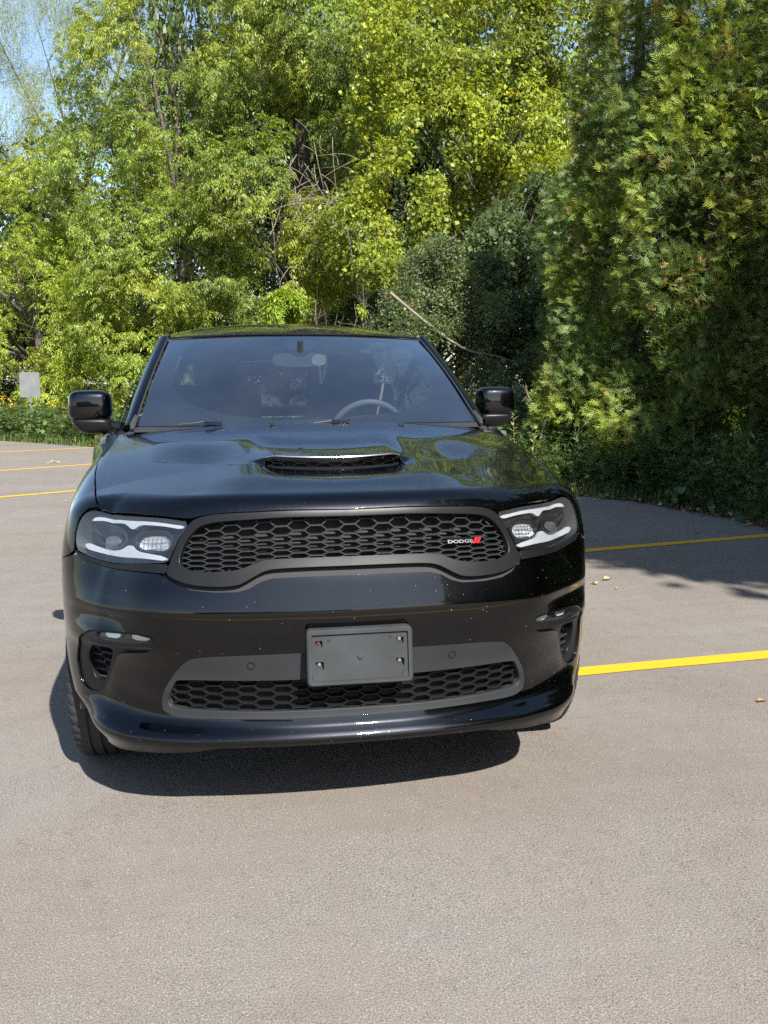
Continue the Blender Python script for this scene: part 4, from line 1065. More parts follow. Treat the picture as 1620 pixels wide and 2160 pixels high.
def blobpts(blobs,n,clump=1.1,thr=.40,rough=.22,shell_=(.62,1.06)):
    """points in the outer part of a union of lumpy ellipsoids, with gaps"""
    A=np.array([b[3]*b[3] for b in blobs]);A/=A.sum();P=[];O=[];need=n;k=0
    while need>0 and k<12:
        k+=1;m=int(need*2.6)+50;ch=rng.choice(len(blobs),m,p=A);c=np.array([b[:3] for b in blobs])[ch];rad=np.array([b[3] for b in blobs])[ch]
        d=unit(rng.normal(0,1,(m,3)));rr=rad*rng.uniform(*shell_,m)*(1+rough*(vnoise(c*3.1+d*rad[:,None]*1.3+50)-.5)*2)
        p=c+d*rr[:,None]*[1,1,.92]
        tc=np.array([CAMP[0],CAMP[1],CAMP[2]])-p;fac=(unit(tc)*d).sum(1)
        keep=(vnoise(p*clump+9)>thr)&(rng.random(m)<np.where(fac>-.15,1,.12))&(p[:,2]>.1)
        # drop what is well inside another lump
        for b in blobs:
            keep&=~(np.linalg.norm(p-np.array(b[:3]),axis=1)<b[3]*.55)
        P.append(p[keep]);O.append(d[keep]);need-=keep.sum()
    return np.concatenate(P)[:n],np.concatenate(O)[:n]
def limbs(base,blobs,r0,extra=2,bend=.35):
    parts=[];base=np.array(base);tops=sorted(blobs,key=lambda b:-b[2])
    top=np.array(tops[0][:3]);mid=base*.4+top*.6+np.array([rng.uniform(-.4,.4),rng.uniform(-.4,.4),0])
    T=np.linspace(0,1,9)[:,None];ctl=(1-T)**2*base+2*T*(1-T)*(np.array([base[0],base[1],mid[2]])+rng.normal(0,.2,3))+T*T*top
    ctl+=np.cumsum(rng.normal(0,.05,ctl.shape),0)*[1,1,.3];parts.append(tube(ctl,np.linspace(r0,r0*.22,9),9))
    for b in blobs[0:]:
        c=np.array(b[:3]);k=int(np.clip(np.interp(c[2]*.6,ctl[:,2],np.arange(9)),1,7));s=ctl[k]
        for e in range(extra):
            tgt=c+rng.normal(0,.5,3)*b[3]*.8;m=(s+tgt)/2+rng.normal(0,bend,3);m[2]+=.3
            Q=(1-T)**2*s+2*T*(1-T)*m+T*T*tgt;rr=r0*(.42 if e==0 else .25);parts.append(tube(Q,np.linspace(rr,rr*.15,9),6))
            for w_ in range(3):
                a=Q[rng.integers(4,9)];t2=a+rng.normal(0,.7,3)*b[3]*.5;mm=(a+t2)/2+rng.normal(0,.15,3);parts.append(tube([a,mm,t2],[rr*.2,rr*.12,.006],5))
    return join(parts)
def tree(name,label,blobs,n,protos,col,base,r0,scale=(.8,1.25),group=None,material='leaf',var=.34,cat='tree',clump=.9,thr=.43,extra=2,drop=0.0,hue=None,jit=.35,stuffkind=None,rough=.22,shell_=(.62,1.06)):
    t=thing(name,label,cat,tuple(base),group);b0=np.array(base)
    P,O=blobpts(blobs,n,clump,thr,rough,shell_);O=unit(O+[0,0,-drop])
    big=vnoise(P*.55+20)[:,None];mid=vnoise(P*1.7+70)[:,None]
    c=np.array(col)*(1+(mid-.5)*2*var)*rng.uniform(.82,1.18,(len(P),1))
    if hue is not None:c=c*(1-np.clip((big-.45)*2.4,0,1))+np.array(hue)*(1+(mid-.5)*var)*np.clip((big-.45)*2.4,0,1)
    V,F,T=scatter(protos,P,frames(O,jit=jit),rng.uniform(*scale,len(P)),c)
    meshobj('crown',V-b0,F,M[material],t,False,tint=T)
    if r0:
        v,f=limbs((0,0,-.05),[(b[0]-b0[0],b[1]-b0[1],b[2],b[3]) for b in blobs],r0,extra);meshobj('trunk',v,f,M['bark'],t,True)
    return t
def B(px,py,Z,r,dz=0):
    p=pxw(px,py,(Z+dz)*1.25);r*=1.22
    return (p[0],p[1],min(p[2],CAMP[2]+.405*(Z+dz)*1.25-r*1.1),r)
r_=np.random.default_rng(3)
ASH=[proto_ash(r_) for _ in range(8)];RND=[proto_round(r_) for _ in range(7)];SML=[proto_small(r_) for _ in range(7)];CED=[proto_cedar(r_) for _ in range(8)];WIL=[proto_willow(r_) for _ in range(6)]
def gb(px,Z): Z*=1.25;p=at((px-810)/CF*Z,Z);return (p[0],p[1],0)
G1='leafy trees behind the parking lot'
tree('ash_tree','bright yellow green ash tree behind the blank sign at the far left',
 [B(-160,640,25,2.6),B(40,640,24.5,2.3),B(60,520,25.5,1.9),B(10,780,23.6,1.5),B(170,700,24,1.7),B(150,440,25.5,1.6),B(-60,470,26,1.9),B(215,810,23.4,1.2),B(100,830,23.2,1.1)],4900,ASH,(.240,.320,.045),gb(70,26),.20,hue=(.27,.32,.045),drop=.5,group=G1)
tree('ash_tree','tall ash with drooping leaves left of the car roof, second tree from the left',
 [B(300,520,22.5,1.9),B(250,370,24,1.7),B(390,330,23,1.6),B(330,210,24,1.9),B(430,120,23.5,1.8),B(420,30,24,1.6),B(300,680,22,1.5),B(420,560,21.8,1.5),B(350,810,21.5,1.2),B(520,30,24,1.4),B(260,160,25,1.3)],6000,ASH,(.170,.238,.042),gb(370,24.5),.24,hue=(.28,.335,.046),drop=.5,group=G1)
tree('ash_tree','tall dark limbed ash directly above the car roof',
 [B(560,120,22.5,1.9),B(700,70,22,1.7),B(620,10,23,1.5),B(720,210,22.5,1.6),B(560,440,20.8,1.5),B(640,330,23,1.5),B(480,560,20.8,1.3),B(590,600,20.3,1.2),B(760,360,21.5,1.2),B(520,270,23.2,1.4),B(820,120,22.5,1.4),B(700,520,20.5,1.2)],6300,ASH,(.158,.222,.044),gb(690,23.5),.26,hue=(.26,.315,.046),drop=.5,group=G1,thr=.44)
tree('vine_covered_tree','tree overgrown with yellow green round leaved vine between the car roof and the cedars',
 [B(900,110,19.5,1.6),B(1050,60,19.5,1.7),B(1170,150,19,1.2),B(1175,20,19.5,1.3),B(960,330,18.8,1.4),B(1090,290,18.5,1.3),B(870,440,18.5,1.1),B(1000,480,18,1.1),B(1130,430,17.5,.9),B(1100,20,20,1.2),B(960,10,20,1.2),B(860,270,19.5,1.1),B(780,500,19,.9),B(1180,300,18,.9)],6800,RND+ASH[:2],(.165,.215,.035),gb(1040,20),.20,hue=(.27,.33,.035),drop=.2,group=G1,scale=(.7,1.2),thr=.43)
tree('young_maple','low bright green young maple right behind the car roof',
 [B(670,640,17,.50),B(610,660,17.2,.35),B(720,670,17,.35)],520,ASH,(.20,.29,.035),gb(670,17),.05,drop=.6,scale=(.7,1.0))
tree('vine_tangle','leafy vine hanging in front of the dark gap above the car roof',
 [B(800,560,17.5,.45),B(760,480,17.5,.4),B(860,600,17.2,.35)],420,ASH[:3]+RND[:3],(.19,.25,.035),gb(800,17.6),.04,drop=.6,scale=(.6,1.0),cat='vine')
def ragged(bl,n,seed,lo=.45,hi=.8,sp=.95):
    q=np.random.default_rng(seed);out=list(bl)
    for b in bl:
        for k in range(n):
            d=unit(q.normal(0,1,3));out.append((*(np.array(b[:3])+d*b[3]*sp*q.uniform(.7,1.35)),b[3]*q.uniform(lo,hi)*.6))
    return [(x,y,max(z,.25),r) for x,y,z,r in out]
tree('dogwood_bush','grey green dogwood bush at the right of the car roof',
 ragged([B(930,640,13.5,.50),B(885,740,13.2,.50),B(1000,700,13.4,.48),B(960,830,13,.55),B(905,575,14,.35),B(1030,850,12.6,.5),B(860,660,13.6,.35)],5,1),5600,SML,(.120,.165,.075),gb(950,13.8),.05,scale=(.8,1.2),drop=.1,cat='bush',clump=2.2,rough=.3,shell_=(.45,1.08))
tree('dark_shrub','shaded dark green shrub between the dogwood and the cedars',
 ragged([B(1060,600,14.2,.50),B(1100,700,13.8,.55),B(1160,740,14.5,.6),B(1190,820,13.5,.5),B(1060,540,15,.55),B(1120,820,13,.55),B(1080,920,12,.50),B(1100,450,15.5,.45)],4,2),4600,SML+RND[:2],(.085,.130,.055),gb(1090,14.5),.05,scale=(.9,1.3),cat='bush',clump=2.0)
WOOD=[]
# willow and the woods farther back
tree('willow_tree','pale feathery willow against the sky at the upper left',
 [B(110,110,34,2.2),B(30,260,33,1.7),B(250,50,35,2.4),B(190,240,33,1.8),B(60,20,34,1.9),B(330,0,35,1.8),B(-90,160,34,2.0),B(20,380,32,1.2)],4200,WIL,(.22,.26,.10),gb(150,35),.16,scale=(.8,1.3),drop=.3,thr=.40,extra=1,group=G1)
for i,(px,py,Z,r) in enumerate([(-40,500,33,3.2),(260,450,33,3.4),(520,300,32,3.6),(760,250,31,3.6),(980,300,29,3.2),(1130,380,27,2.4),(620,620,28,2.6),(860,640,25,2.2),(330,720,28,2.4),(60,780,29,2.2),(470,110,31,2.2),(740,80,31,2.2),(990,90,30,2.1),(1250,620,24,2.4),(520,740,27,1.9),(660,760,27,1.7),(-60,690,30,2.3),(110,640,31,2.5),(300,640,31,2.4)]):
    lab=['olive wooded crown filling the gap behind the sign','deep green crown in the woods behind the second ash','dark crown showing through the gaps above the car','dim crown deep behind the vine tree','dull green crown behind the right half of the vine tree','dark crown in the notch left of the cedars','low dark thicket behind the car roof','low shaded thicket behind the dogwood bush','low thicket behind the left door mirror','low dark thicket directly behind the sign post','dark upper crown behind the second ash near the picture top','dark upper crown behind the tall dark limbed ash','dark upper crown behind the middle of the vine tree','dark low crown behind the leftmost cedar','low thicket hidden behind the middle of the car roof','low thicket hidden behind the right half of the car roof','shaded woodland beyond the left picture edge','shaded woodland above the blank sign','shaded woodland behind the second ash trunk'][i]
    if i<3:
        wt_=tree('woodland_tree',lab,[B(px,py,Z,r),B(px+90,py+140,Z-.5,r*.7),B(px-100,py+110,Z-.5,r*.7)],1900,RND+ASH[:2],(.075,.115,.032),gb(px,Z+.5),.22,scale=(1.6,2.4),thr=.25,group='trees of the woods farther back',extra=1,shell_=(.5,1.05))
        WOOD.append((wt_,list(wt_.children),r,np.array(B(px,py,Z,r)[:3])-np.array(gb(px,Z+.5))))
    else:
        src,ch,r0_,c0_=WOOD[i%3];k_=r/r0_;ctr=np.array(B(px,py,Z,r)[:3]);zc=c0_[2]*k_
        cp=src.copy();COL.objects.link(cp);cp['label']=lab;ang=rng.uniform(-.25,.25);cs,sn=math.cos(ang),math.sin(ang)
        off=np.array([c0_[0]*cs-c0_[1]*sn,c0_[0]*sn+c0_[1]*cs])*k_
        cp.location=(ctr[0]-off[0],ctr[1]-off[1],0);cp.rotation_euler=(0,0,ang)
        for o_ in ch:
            q_=o_.copy();COL.objects.link(q_);q_.parent=cp;q_.scale=(k_,k_,k_*ctr[2]/max(zc,.5))
# --- cedars
def cedar(X,Z,h,r0,n,label,col=(.098,.148,.040),scale=(.68,1.15),group='cedars along the right edge of the lot',tip=.30,lean=0):
    b=at(X,Z);t=thing('cedar_tree',label,'tree',tuple(b),group)
    m=int(n*3.2);z=h*(1-np.sqrt(rng.random(m)))*.98+.02*h;z=np.where(rng.random(m)<.35,rng.uniform(.15,h*.7,m),z);az=rng.uniform(0,2*np.pi,m)
    prof=r0*np.clip(1-(z/h)**1.7,.03,1)*(.82+.18*np.clip(z/1.0,0,1))
    d=np.stack([np.cos(az),np.sin(az),0*az],1)
    q=np.stack([d[:,0]*1.1+b[0],d[:,1]*1.1+b[1],z*.75],1)
    lump=vnoise(q*1.5+3);l2=vnoise(q*3.7+31);u_=rng.random(m)**.6
    rr=prof*(.55+.55*u_)*(1+.55*(lump-.5)+.22*(l2-.5))
    P=np.stack([d[:,0]*rr,d[:,1]*rr,z],1)
    tc=unit((np.array([CAMP[0],CAMP[1],CAMP[2]])-b)[None,:]-P);fac=(tc*d).sum(1)
    keep=(rng.random(m)<np.where(fac>-.2,1,.12))&((vnoise(q*2.1+77)>.30)|(u_<.35))
    P=P[keep][:n];d=d[keep][:n];u_=u_[keep][:n];n=len(P)
    O=unit(d+np.array([0,0,1])*rng.uniform(-.5,.7,(n,1)))
    Rm=frames(O,jit=.45)
    # flat sprays stand on edge
    a=rng.uniform(-1.3,1.3,n);ca,sa=np.cos(a),np.sin(a);Y=Rm[:,:,1]*ca[:,None]+Rm[:,:,2]*sa[:,None];Zz=-Rm[:,:,1]*sa[:,None]+Rm[:,:,2]*ca[:,None];Rm=np.stack([Rm[:,:,0],Y,Zz],2)
    mid=vnoise(P*1.4+b+5)[:,None];c=np.array(col)*(1+(mid-.5)*.9)*rng.uniform(.75,1.25,(n,1))
    br=((vnoise(P*2.3+b+15)>.60)&(u_>.6)&(rng.random(n)<tip*.6))[:,None];c=np.where(br,np.array([.22,.175,.060])*rng.uniform(.6,1.3,(n,1)),c)
    ye=((vnoise(P*1.9+b+45)>.58)&(u_>.55))[:,None]&~br;c=np.where(ye,c*np.array([1.6,1.4,.9]),c)
    V,F,T=scatter(CED,P,Rm,rng.uniform(*scale,n),c,leafjit=.15)
    meshobj('crown',V,F,M['cedar'],t,False,tint=T)
    parts=[tube([(0,0,-.05),(rng.uniform(-.1,.1),rng.uniform(-.1,.1),h*.5),(0,0,h*.95)],[.13,.09,.02],8)]
    for k in range(40):
        z0=rng.uniform(.3,h*.8);a=rng.uniform(0,6.28);L=r0*(1-(z0/h)**1.7)*.8;parts.append(tube([(0,0,z0),(math.cos(a)*L*.5,math.sin(a)*L*.5,z0+.05),(math.cos(a)*L,math.sin(a)*L,z0+.25)],[.025,.015,.005],5))
    v,f=join(parts);meshobj('trunk',v,f,M['bark'],t,True);return t
cedar(3.35,13.5,8.6,1.25,19500,'leftmost cedar with orange brown tips next to the dark shrub')
cedar(4.05,12.3,9.4,1.15,19500,'cedar in the middle of the right hand hedge, rising past the top of the picture')
cedar(5.05,12.0,9.8,1.35,19500,'cedar nearest the right edge of the picture with sunlit upper sprays',col=(.112,.160,.040))
cedar(5.8,14.6,10.5,1.5,3800,'tall dark cedar standing behind the others at the upper right',scale=(1.5,2.2))
cedar(4.5,15.6,8.2,1.3,3500,'shorter cedar seen in the notch behind the leftmost cedar',scale=(1.5,2.2))
cedar(5.0,17.5,8.5,1.6,2500,'dim cedar standing deep behind the middle cedar',scale=(2.0,3.0))
cedar(7.0,18.5,8.5,1.7,2500,'dim cedar standing deep behind the rightmost cedar',scale=(2.0,3.0))
cedar(5.7,9.9,9.0,1.10,3500,'cedar just outside the right edge of the picture, over the curb weeds',scale=(1.3,1.9))
for k,(x,y,h) in enumerate([(6.6,3.0,6.2),(7.2,1.0,6.6),(7.6,-1.0,7.0),(8.2,-2.9,7.4),(8.4,-4.9,7.8),(8.2,-7.0,8.4),(7.4,-8.8,10)]):
    X=(x-CAMP[0])*math.cos(CYAW)-(y-CAMP[1])*math.sin(CYAW);Z=(x-CAMP[0])*math.sin(CYAW)+(y-CAMP[1])*math.cos(CYAW)
    lab='cedar of the hedge beside the photographer, number %s from the car'%['one','two','three','four','five','six','seven'][k]
    if k==0:hc=cedar(X,Z,h,1.45,5200,lab,scale=(2.8,4.2));hch=list(hc.children);h0=h
    else:
        cp=hc.copy();COL.objects.link(cp);cp['label']=lab;cp.location=(x,y,0);cp.rotation_euler=(0,0,1.3*k)
        for o_ in hch:
            q_=o_.copy();COL.objects.link(q_);q_.parent=cp;q_.scale=((1.0 if h<9 else 1.38),(1.0 if h<9 else 1.38),h/h0)
tree('maple_tree','broad dark maple leaning over the right side of the lot beside the photographer',[(6.3,-3.3,8.3,1.5),(7.1,-5.0,8.9,1.9),(6.9,-2.2,7.7,1.1),(8.0,-3.6,9.0,1.8),(5.6,-4.4,8.6,.9),(7.9,-6.2,8.2,1.6)],4200,RND,(.10,.15,.035),(7.9,-4.0,0),.20,scale=(1.6,2.6),thr=.2,extra=1,shell_=(.3,1.05))
# --- ground cover
def edgepts(n,y0,y1,d0,d1):
    """random points beyond the edge of the asphalt between two places along it"""
    L=E3[(E3[:,1]>y0)&(E3[:,1]<y1)];seg=L[1:]-L[:-1];w_=np.hypot(*seg.T);k=rng.choice(len(seg),n,p=w_/w_.sum());t=rng.random(n)[:,None]
    p=L[k]+seg[k]*t;nn=np.stack([-seg[k][:,1],seg[k][:,0]],1);nn/=np.hypot(*nn.T)[:,None]+1e-9
    dd=rng.uniform(0,1,n)**1.3*(d1-d0)+d0;q=p+nn*dd[:,None];return np.stack([q[:,0],q[:,1],0*q[:,0]],1)
def grass(name,label,n,y0,y1,d0,d1,h,col,wid=.016,lean=.5):
    P=edgepts(n,y0,y1,d0,d1);a=rng.uniform(0,6.28,n);H_=rng.uniform(.35,1,n)*h;l=np.stack([np.cos(a),np.sin(a)],1)*(H_*lean*rng.uniform(.1,1,n))[:,None]
    sd=np.stack([-np.sin(a),np.cos(a)],1)*wid*rng.uniform(.6,1.4,(n,1))/2;z=np.zeros((n,1))
    v0=np.concatenate([P[:,:2]-sd,z],1);v1=np.concatenate([P[:,:2]+sd,z],1);m=P[:,:2]+l*.35;v2=np.concatenate([m+sd*.8,z+H_[:,None]*.6],1);v3=np.concatenate([m-sd*.8,z+H_[:,None]*.6],1)
    v4=np.concatenate([P[:,:2]+l+sd*.1,z+H_[:,None]],1);v5=np.concatenate([P[:,:2]+l-sd*.1,z+H_[:,None]],1)
    V=np.stack([v0,v1,v2,v3,v4,v5],1).reshape(-1,3);k=np.arange(n)[:,None]*6;F=np.concatenate([k+[0,1,2,3],k+[3,2,4,5]])
    c=np.array(col)*rng.uniform(.6,1.4,(n,1))*(1+(vnoise(P*1.5)[:,None]-.5));dry=rng.random((n,1))<.12;c=np.where(dry,np.array([.30,.25,.10])*rng.uniform(.6,1.1,(n,1)),c)
    o=meshobj(name,V,F.astype(np.int32),M['grass'],None,False,tint=np.repeat(c,6,0));tag(o,label,'grass',kind='stuff');return o
grass('grass_verge','grass and low weeds along the left far edge of the lot',16000,15,30,-.03,1.6,.26,(.09,.135,.04),.012,1.1)
grass('grass_fringe','shaded grass along the right edge of the lot',9000,4.0,12,-.03,1.0,.22,(.07,.11,.045),.007)
grass('grass_fringe','grass in the gap behind the car',9000,9,19,-.03,1.4,.40,(.09,.14,.04),.012)
def weeds(name,label,n,y0,y1,d0,d1,h,col,protos,scale,per=9,cat='weeds'):
    P=edgepts(n,y0,y1,d0,d1);PP=[];OO=[];st=[]
    for p in P:
        H_=h*rng.uniform(.5,1.1);tip=p+np.array([rng.normal(0,.12),rng.normal(0,.12),H_])
        for k in range(per):
            t=(k+.6)/per;PP.append(p*(1-t)+tip*t);a=rng.uniform(0,6.28);OO.append((math.cos(a),math.sin(a),.35))
    PP=np.array(PP);OO=unit(np.array(OO));c=np.array(col)*(1+(vnoise(PP*1.3+4)[:,None]-.5)*.9)*rng.uniform(.7,1.3,(len(PP),1))
    V,F,T=scatter(protos,PP,frames(OO,jit=.25),rng.uniform(*scale,len(PP)),c)
    o=meshobj(name,V,F,M['leaf'],None,False,tint=T);tag(o,label,cat,kind='stuff');return o
LNC=[]
for _ in range(6):
    V=[]
    for k in range(5):
        a=r_.uniform(-.9,.9);V+=leafquad(np.array([0,0,r_.uniform(-.04,.04)]),np.array([math.cos(a),math.sin(a),r_.uniform(-.5,.5)]),np.array([0,0,1.]),r_.uniform(.09,.15),r_.uniform(.014,.024),.15)
    LNC.append(np.array(V))
weeds('undergrowth','dense green weeds at the foot of the left trees',1500,15.5,27,.15,3.2,.75,(.085,.135,.045),LNC+RND[:1],(.9,1.5),8)
weeds('undergrowth','leafy weeds below the cedars at the right',1500,4.0,12.5,.02,1.25,.80,(.11,.175,.075),LNC,(.6,1.0),9)
weeds('undergrowth','tall weeds in the gap between the car and the dogwood bush',500,8.8,18,.2,1.8,1.0,(.075,.12,.04),LNC+SML[:2],(.9,1.4),9)
weeds('vine_leaves','broad grape leaves trailing at the foot of the hedge near the right edge',34,4.6,7.2,.05,.45,.16,(.075,.125,.05),[proto_round(r_,5,.12,.12,.10) for _ in range(3)],(.7,1.0),4,'vine')
# individual plants
def stemplant(name,label,cat,px,py_base,Z,h,n,col,leaf=(.10,.022),stem='twig',lean=(0,0),flower=None,spread=.9,group=None):
    b=at((px-810)/CF*Z,Z);t=thing(name,label,cat,tuple(b),group);T=np.linspace(0,1,8)[:,None]
    P=np.array([0,0,-.02])*(1-T)+np.array([lean[0],lean[1],h])*T+np.sin(T*5)*.012
    v,f=tube(P,np.linspace(.006,.002,8),6);meshobj('stem',v,f,M[stem],t)
    V=[];c=[]
    for k in range(n):
        s=.12+.86*k/n;p=P[int(s*7)]*(1-(s*7)%1)+P[min(int(s*7)+1,7)]*((s*7)%1);a=k*2.4+rng.uniform(-.3,.3);L=leaf[0]*(1.1-.5*s)*rng.uniform(.8,1.2)
        V+=leafquad(p,np.array([math.cos(a)*spread,math.sin(a)*spread,rng.uniform(0,.8)]),np.array([0,0,1.]),L,leaf[1]*rng.uniform(.8,1.2),.2);c+=[np.array(col)*rng.uniform(.8,1.2)]*4
    meshobj('foliage',np.array(V),np.arange(len(V),dtype=np.int32).reshape(-1,4),M['leaf'],t,False,tint=np.array(c))
    if flower:
        V=[];c=[]
        for k in range(60):
            p=P[7]+rng.normal(0,.05,3)*[1,1,1.6];V+=leafquad(p,rng.normal(0,1,3),rng.normal(0,1,3),.035,.026,.1);c+=[np.array(flower)*rng.uniform(.8,1.2)]*4
        meshobj('flower_head',np.array(V),np.arange(len(V),dtype=np.int32).reshape(-1,4),M['leaf'],t,False,tint=np.array(c))['kind']='stuff'
    return t
stemplant('milkweed_plant','sunlit pale yellow green stalk just right of the right door mirror','plant',1088,950,12.9,1.10,26,(.42,.42,.13),(.12,.042),lean=(-.03,.0))
stemplant('milkweed_plant','second yellow green stalk leaning right below the door mirror','plant',1112,960,12.6,.85,20,(.34,.38,.11),(.13,.04),lean=(.14,.0))
stemplant('milkweed_plant','low yellow green sprig in front of the bare sapling','plant',1068,930,13.2,.80,16,(.30,.36,.10),(.13,.04),lean=(-.16,.0))
for k,(px,Z,h,fl,lab) in enumerate([(1375,11.9,.95,(.75,.55,.03),'goldenrod with one yellow flower head in the middle of the right weeds'),(1335,12.2,.85,(.7,.55,.05),'shorter goldenrod left of the middle one'),(1550,10.5,1.0,(.35,.42,.03),'goldenrod with yellow green top near the right edge of the picture'),(1470,11.1,.95,None,'tall leafy weed with narrow leaves left of the rightmost goldenrod'),(1300,12.5,1.05,None,'tall narrow leaved weed in front of the cedars'),(1240,13.0,1.0,None,'narrow leaved weed closest to the bare sapling')]):
    stemplant('goldenrod_plant' if fl else 'tall_weed',lab,'plant',px,0,Z,h,60,(.085,.14,.055),(.15,.024),'twig',(rng.uniform(-.1,.1),0),fl)
for k,(px,Z,h,lab) in enumerate([(12,26.2,.95,'yellow flowered weed at the far left picture edge'),(30,26.6,.85,'yellow flowered weed second from the left picture edge'),(118,25.0,.9,'yellow flowered weed right of the sign post'),(145,24.4,.7,'low yellow flowered weed under the left door mirror'),(175,24.0,.62,'yellow flowered weed closest to the left fender')]):
    stemplant('yellow_flower_plant',lab,'plant',px,0,Z,h,34,(.10,.16,.05),(.17,.036),'twig',(0,0),(.80,.62,.05))
# bare sapling with reddish twigs
def bare(name,label,cat,pts,Z,material='twig',twigs=10,r0=.012,seed=1,tl=.22,depth=.12):
    rr=np.random.default_rng(seed);W=np.array([pxw(px,py,Z+dz) for px,py,dz in pts]);b=W[0].copy();b[2]=max(0,b[2]-.0) if name!='bare_sapling' else 0
    t=thing(name,label,cat,tuple(b));C_=chaikin(W,False,2)-b
    v,f=tube(C_,np.linspace(r0,r0*.3,len(C_)),7);meshobj('stem',v,f,M[material],t)
    parts=[]
    for k in range(twigs):
        i=rr.integers(len(C_)//4,len(C_));a=C_[i];d=unit((C_[min(i+1,len(C_)-1)]-C_[i-1])+rr.normal(0,.05,3)+unit(rr.normal(0,1,3))*np.linalg.norm(C_[i]-C_[i-1])*1.6)
        m=a+d*tl*.5*rr.uniform(.5,1.1)+rr.normal(0,.02,3);e=m+(d+rr.normal(0,.3,3))*tl*.5
        parts.append(tube([a,m,e],[r0*.35,r0*.22,.0015],5));
        for q in range(2):parts.append(tube([m,m+unit(d+rr.normal(0,.7,3))*tl*.3],[r0*.2,.0012],4))
    v,f=join(parts);meshobj('twigs',v,f,M[material],t);return t
bare('bare_sapling','leafless sapling with reddish twigs standing right of the door mirror','sapling',[(1130,960,0),(1146,905,0),(1158,860,0),(1163,780,.1),(1164,768,.1)],12.8,twigs=12,r0=.013,seed=4,tl=.18)
bare('bare_branch','short bare stem forking left from the sapling','branch',[(1150,893,0),(1128,858,0),(1112,835,.1),(1108,815,.1)],12.8,twigs=9,r0=.009,seed=5,tl=.13)
bare('fallen_branch','long pale fallen branch slanting down through the dogwood bush','branch',[(826,622,-1.0),(905,688,-1.0),(985,745,-1.0),(1050,752,-.9),(1112,778,-.9)],17.0,twigs=9,r0=.024,seed=6,tl=.4)
tg=[];rr=np.random.default_rng(12)
b0=pxw(640,440,24.5)
for k in range(110):
    a=pxw(rr.normal(680,50),rr.normal(440,60),24.5+rr.uniform(-.6,.6));d=unit(rr.normal(0,1,3)*[1,.5,1]+[0,0,-.35]);L=rr.uniform(.4,1.2)
    m=a+d*L*.5+rr.normal(0,.10,3);e=m+(d+rr.normal(0,.5,3)+[0,0,-.35])*L*.5;tg.append(tube(chaikin([a-b0,m-b0,e-b0],False,2),np.linspace(.008,.003,40)[:len(chaikin([a,m,e],False,2))],5))
t=thing('dead_vines','tangle of pale bare vines hanging in the gap above the car roof','vine',tuple(b0));v,f=join(tg);o=meshobj('bare_stems',v,f,M['twig'],t);o['kind']='stuff'
tg=[];b0=pxw(780,660,22)
for k in range(26):
    a=pxw(rr.uniform(735,835),rr.uniform(655,700),22+rr.uniform(-.3,.3));d=unit(rr.normal(0,1,3)*[1,.5,.8]+[0,0,.2]);L=rr.uniform(.3,.7);m=a+d*L*.5+rr.normal(0,.06,3)
    tg.append(tube([a-b0,m-b0,m+(d+rr.normal(0,.3,3))*L*.5-b0],[.011,.008,.003],5))
t=thing('brush_pile','brown brush of dead twigs just above the right end of the roof','brush',tuple(b0));v,f=join(tg);o=meshobj('bare_stems',v,f,M['bark'],t);o['kind']='stuff'
# ---------------- sign ----------------
sp=at((72-810)/CF*24.7,24.7);sg_=thing('road_sign','blank back of a small metal sign on a dark post among the left trees','sign',tuple(sp))
def rrect(w_,h_,r,cx,cz):
    P=[]
    for sx,sz,a0 in((1,1,0),(-1,1,90),(-1,-1,180),(1,-1,270)):
        for k in range(5):
            a=R(a0+22.5*k);P.append((cx+sx*(w_/2-r)+math.cos(a)*r,cz+sz*(h_/2-r)+math.sin(a)*r))
    return np.array(P)
ry=math.atan2(-math.sin(CYAW),math.cos(CYAW));hz=1.4465+24.7*(797-806)/CF
q=rrect(.50,.62,.04,0,hz)
o=solid('sign_plate',prism(resample(q,.03),lambda x,z:np.stack([x,0*x-.03,z],-1),.004,(0,1,0)),M['signback'],sg_);o.rotation_euler=(0,0,ry)
V,F=join([boxmesh((0,0,.80),(.065,.035,1.6),.004)]);o=solid('post',(V,F),M['post'],sg_);o.rotation_euler=(0,0,ry)
for dz in(-.26,.26):
    o=solid('bolt',tube([(0,-.045,hz+dz),(0,-.028,hz+dz)],.010,8),M['post'],sg_);o.rotation_euler=(0,0,ry)
# ---------------- litter ----------------
def curled(name,label,p,s,rot,col,cat='leaf',seed=0,group=None):
    rr=np.random.default_rng(seed);n=7;V=[];F=[]
    for i in range(n):
        t=i/(n-1);wd=math.sin(math.pi*min(t*1.02,1))**.7*.42*rr.uniform(.8,1.1);zc=.16*math.sin(t*math.pi*1.3+rr.uniform(-.4,.4))+.05
        for j in(-1,-.4,.4,1):V.append(((t-.5)*1.3,j*wd,zc+abs(j)*.20*rr.uniform(.5,1.3)))
    for i in range(n-1):
        for j in range(3):F.append([i*4+j,i*4+j+1,(i+1)*4+j+1,(i+1)*4+j])
    v,f=tube([(-.65,0,.05),(-.95,.08,.12)],.018,5);k=len(V);V+=list(v);F+=[[a+k for a in g_] for g_ in f]
    V=np.array(V)*s;V[:,2]-=V[:,2].min()-.002
    o=meshobj(name,V,F,M['deadleaf'],None,True,tint=np.tile(np.array(col),(len(V),1)));o.location=p;o.rotation_euler=(0,0,rot);tag(o,label,cat,group);return o
def gp(px,py):
    f=_f+_r2*((px-810)/CF)-_u2*((py-1080)/CF);t=CAMP[2]/-f.z;return (CAMP[0]+f.x*t,CAMP[1]+f.y*t,.0)
curled('dry_leaf','curled tan leaf lying between the two right hand yellow lines, the larger one',gp(1282,1225),.060,.6,(.50,.38,.22),seed=1)
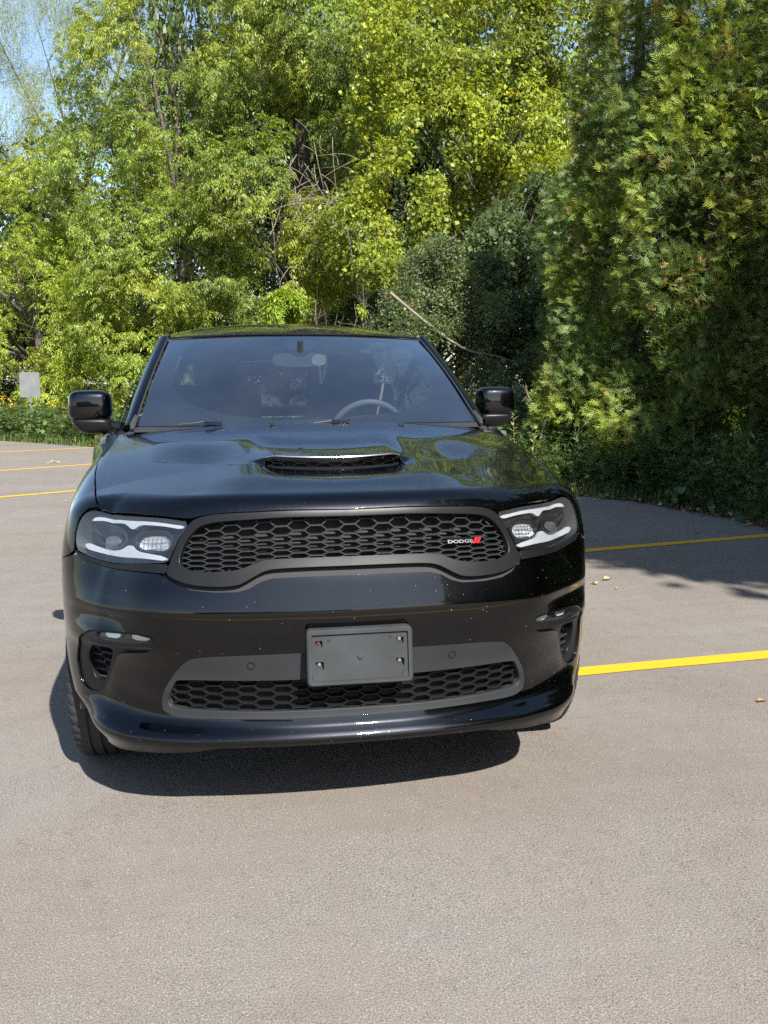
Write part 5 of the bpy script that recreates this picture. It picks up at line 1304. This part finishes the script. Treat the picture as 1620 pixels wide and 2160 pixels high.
curled('dry_leaf','flat pale leaf scrap left of the larger curled leaf',gp(1254,1233),.050,2.0,(.45,.38,.26),seed=2)
curled('dry_leaf','small torn leaf scrap lowest of the three on the right asphalt',gp(1302,1243),.030,1.0,(.42,.36,.24),seed=3)
curled('dry_leaf','brown leaf at the right picture edge beside the nearest yellow line',gp(1608,1482),.035,.3,(.40,.22,.10),seed=4)
curled('dry_leaf','large pale curled leaf on the asphalt between the far left lines',gp(115,977),.13,.2,(.75,.68,.50),seed=5)
curled('dry_leaf','brown leaf on the shaded asphalt by the right weeds',gp(1575,1111),.06,.8,(.30,.22,.13),seed=6)
curled('dry_leaf','dull leaf on the shaded asphalt below the right weeds',gp(1470,1124),.045,1.7,(.35,.32,.28),seed=7)
curled('dry_leaf','tiny pale scrap left of the car between the left lines',gp(140,1058),.035,1.0,(.6,.55,.42),seed=8)
# mulch of dead leaves along the hedge foot
n=3200;P=edgepts(n,3.5,11,-.10,.75);V=[];dd=unit(rng.normal(0,1,(n,3))*[1,1,.35]);nn=unit(rng.normal(0,.6,(n,3))+[0,0,1]);L=rng.uniform(.03,.08,n)
s_=unit(np.cross(dd,nn));P[:,2]=rng.uniform(.004,.04,n);m_=P+dd*L[:,None]*.5
V=np.stack([P,m_+s_*L[:,None]*.3+[0,0,.006],P+dd*L[:,None],m_-s_*L[:,None]*.3+[0,0,.006]],1).reshape(-1,3);V[:,2]=np.maximum(V[:,2],.003)
pal=np.array([(.20,.12,.06),(.28,.19,.10),(.13,.09,.05),(.36,.28,.18),(.10,.06,.04)]);c=pal[rng.integers(0,5,n)]*rng.uniform(.6,1.2,(n,1))
o=meshobj('leaf_litter',V,np.arange(4*n,dtype=np.int32).reshape(-1,4),M['deadleaf'],None,False,tint=np.repeat(c,4,0));tag(o,'brown dead leaves scattered at the foot of the right hedge','leaves',kind='stuff')
# crushed clear bottle among the weeds
p=at((1170-810)/CF*13.4,13.4);v,f=tube([(-.11,0,.045),(-.10,0,.045),(-.02,0,.05),(.05,0,.04),(.08,0,.03),(.10,0,.03)],[.028,.034,.030,.034,.014,.013],12)
bt=thing('plastic_bottle','crushed clear plastic bottle lying in the weeds right of the car','bottle',(p[0],p[1],.05));bt.rotation_euler=(0,0,.5)
meshobj('bottle_body',v,f,M['bottle'],bt);v,f=tube([(.10,0,.03),(.12,0,.03)],.015,10);meshobj('bottle_cap',v,f,M['lampwhite'],bt)
# ---------------- low building behind the photographer ----------------
hb=thing('brick_house','tan brick house with dark roof on the far side of the lot behind the camera','house',(-9,-30,0))
v,f=join([boxmesh((0,0,1.4),(14,7,2.8)),boxmesh((9,1.5,1.2),(5,5,2.4))]);meshobj('wall',v,f,M['wall'],hb,False)
v=[(-7.5,-4,2.8),(7.5,-4,2.8),(7.5,4,2.8),(-7.5,4,2.8),(-4.5,0,4.8),(4.5,0,4.8)];meshobj('roof',v,[[0,1,5,4],[1,2,5],[2,3,4,5],[3,0,4],[0,3,2,1]],M['roof'],hb,False)
for x in(-4.5,-1.5,2.0,4.8):
    wv,wf=boxmesh((x,3.52,1.5),(1.2,.08,1.1),.01);meshobj('window',wv,wf,M['frit'],hb,False)
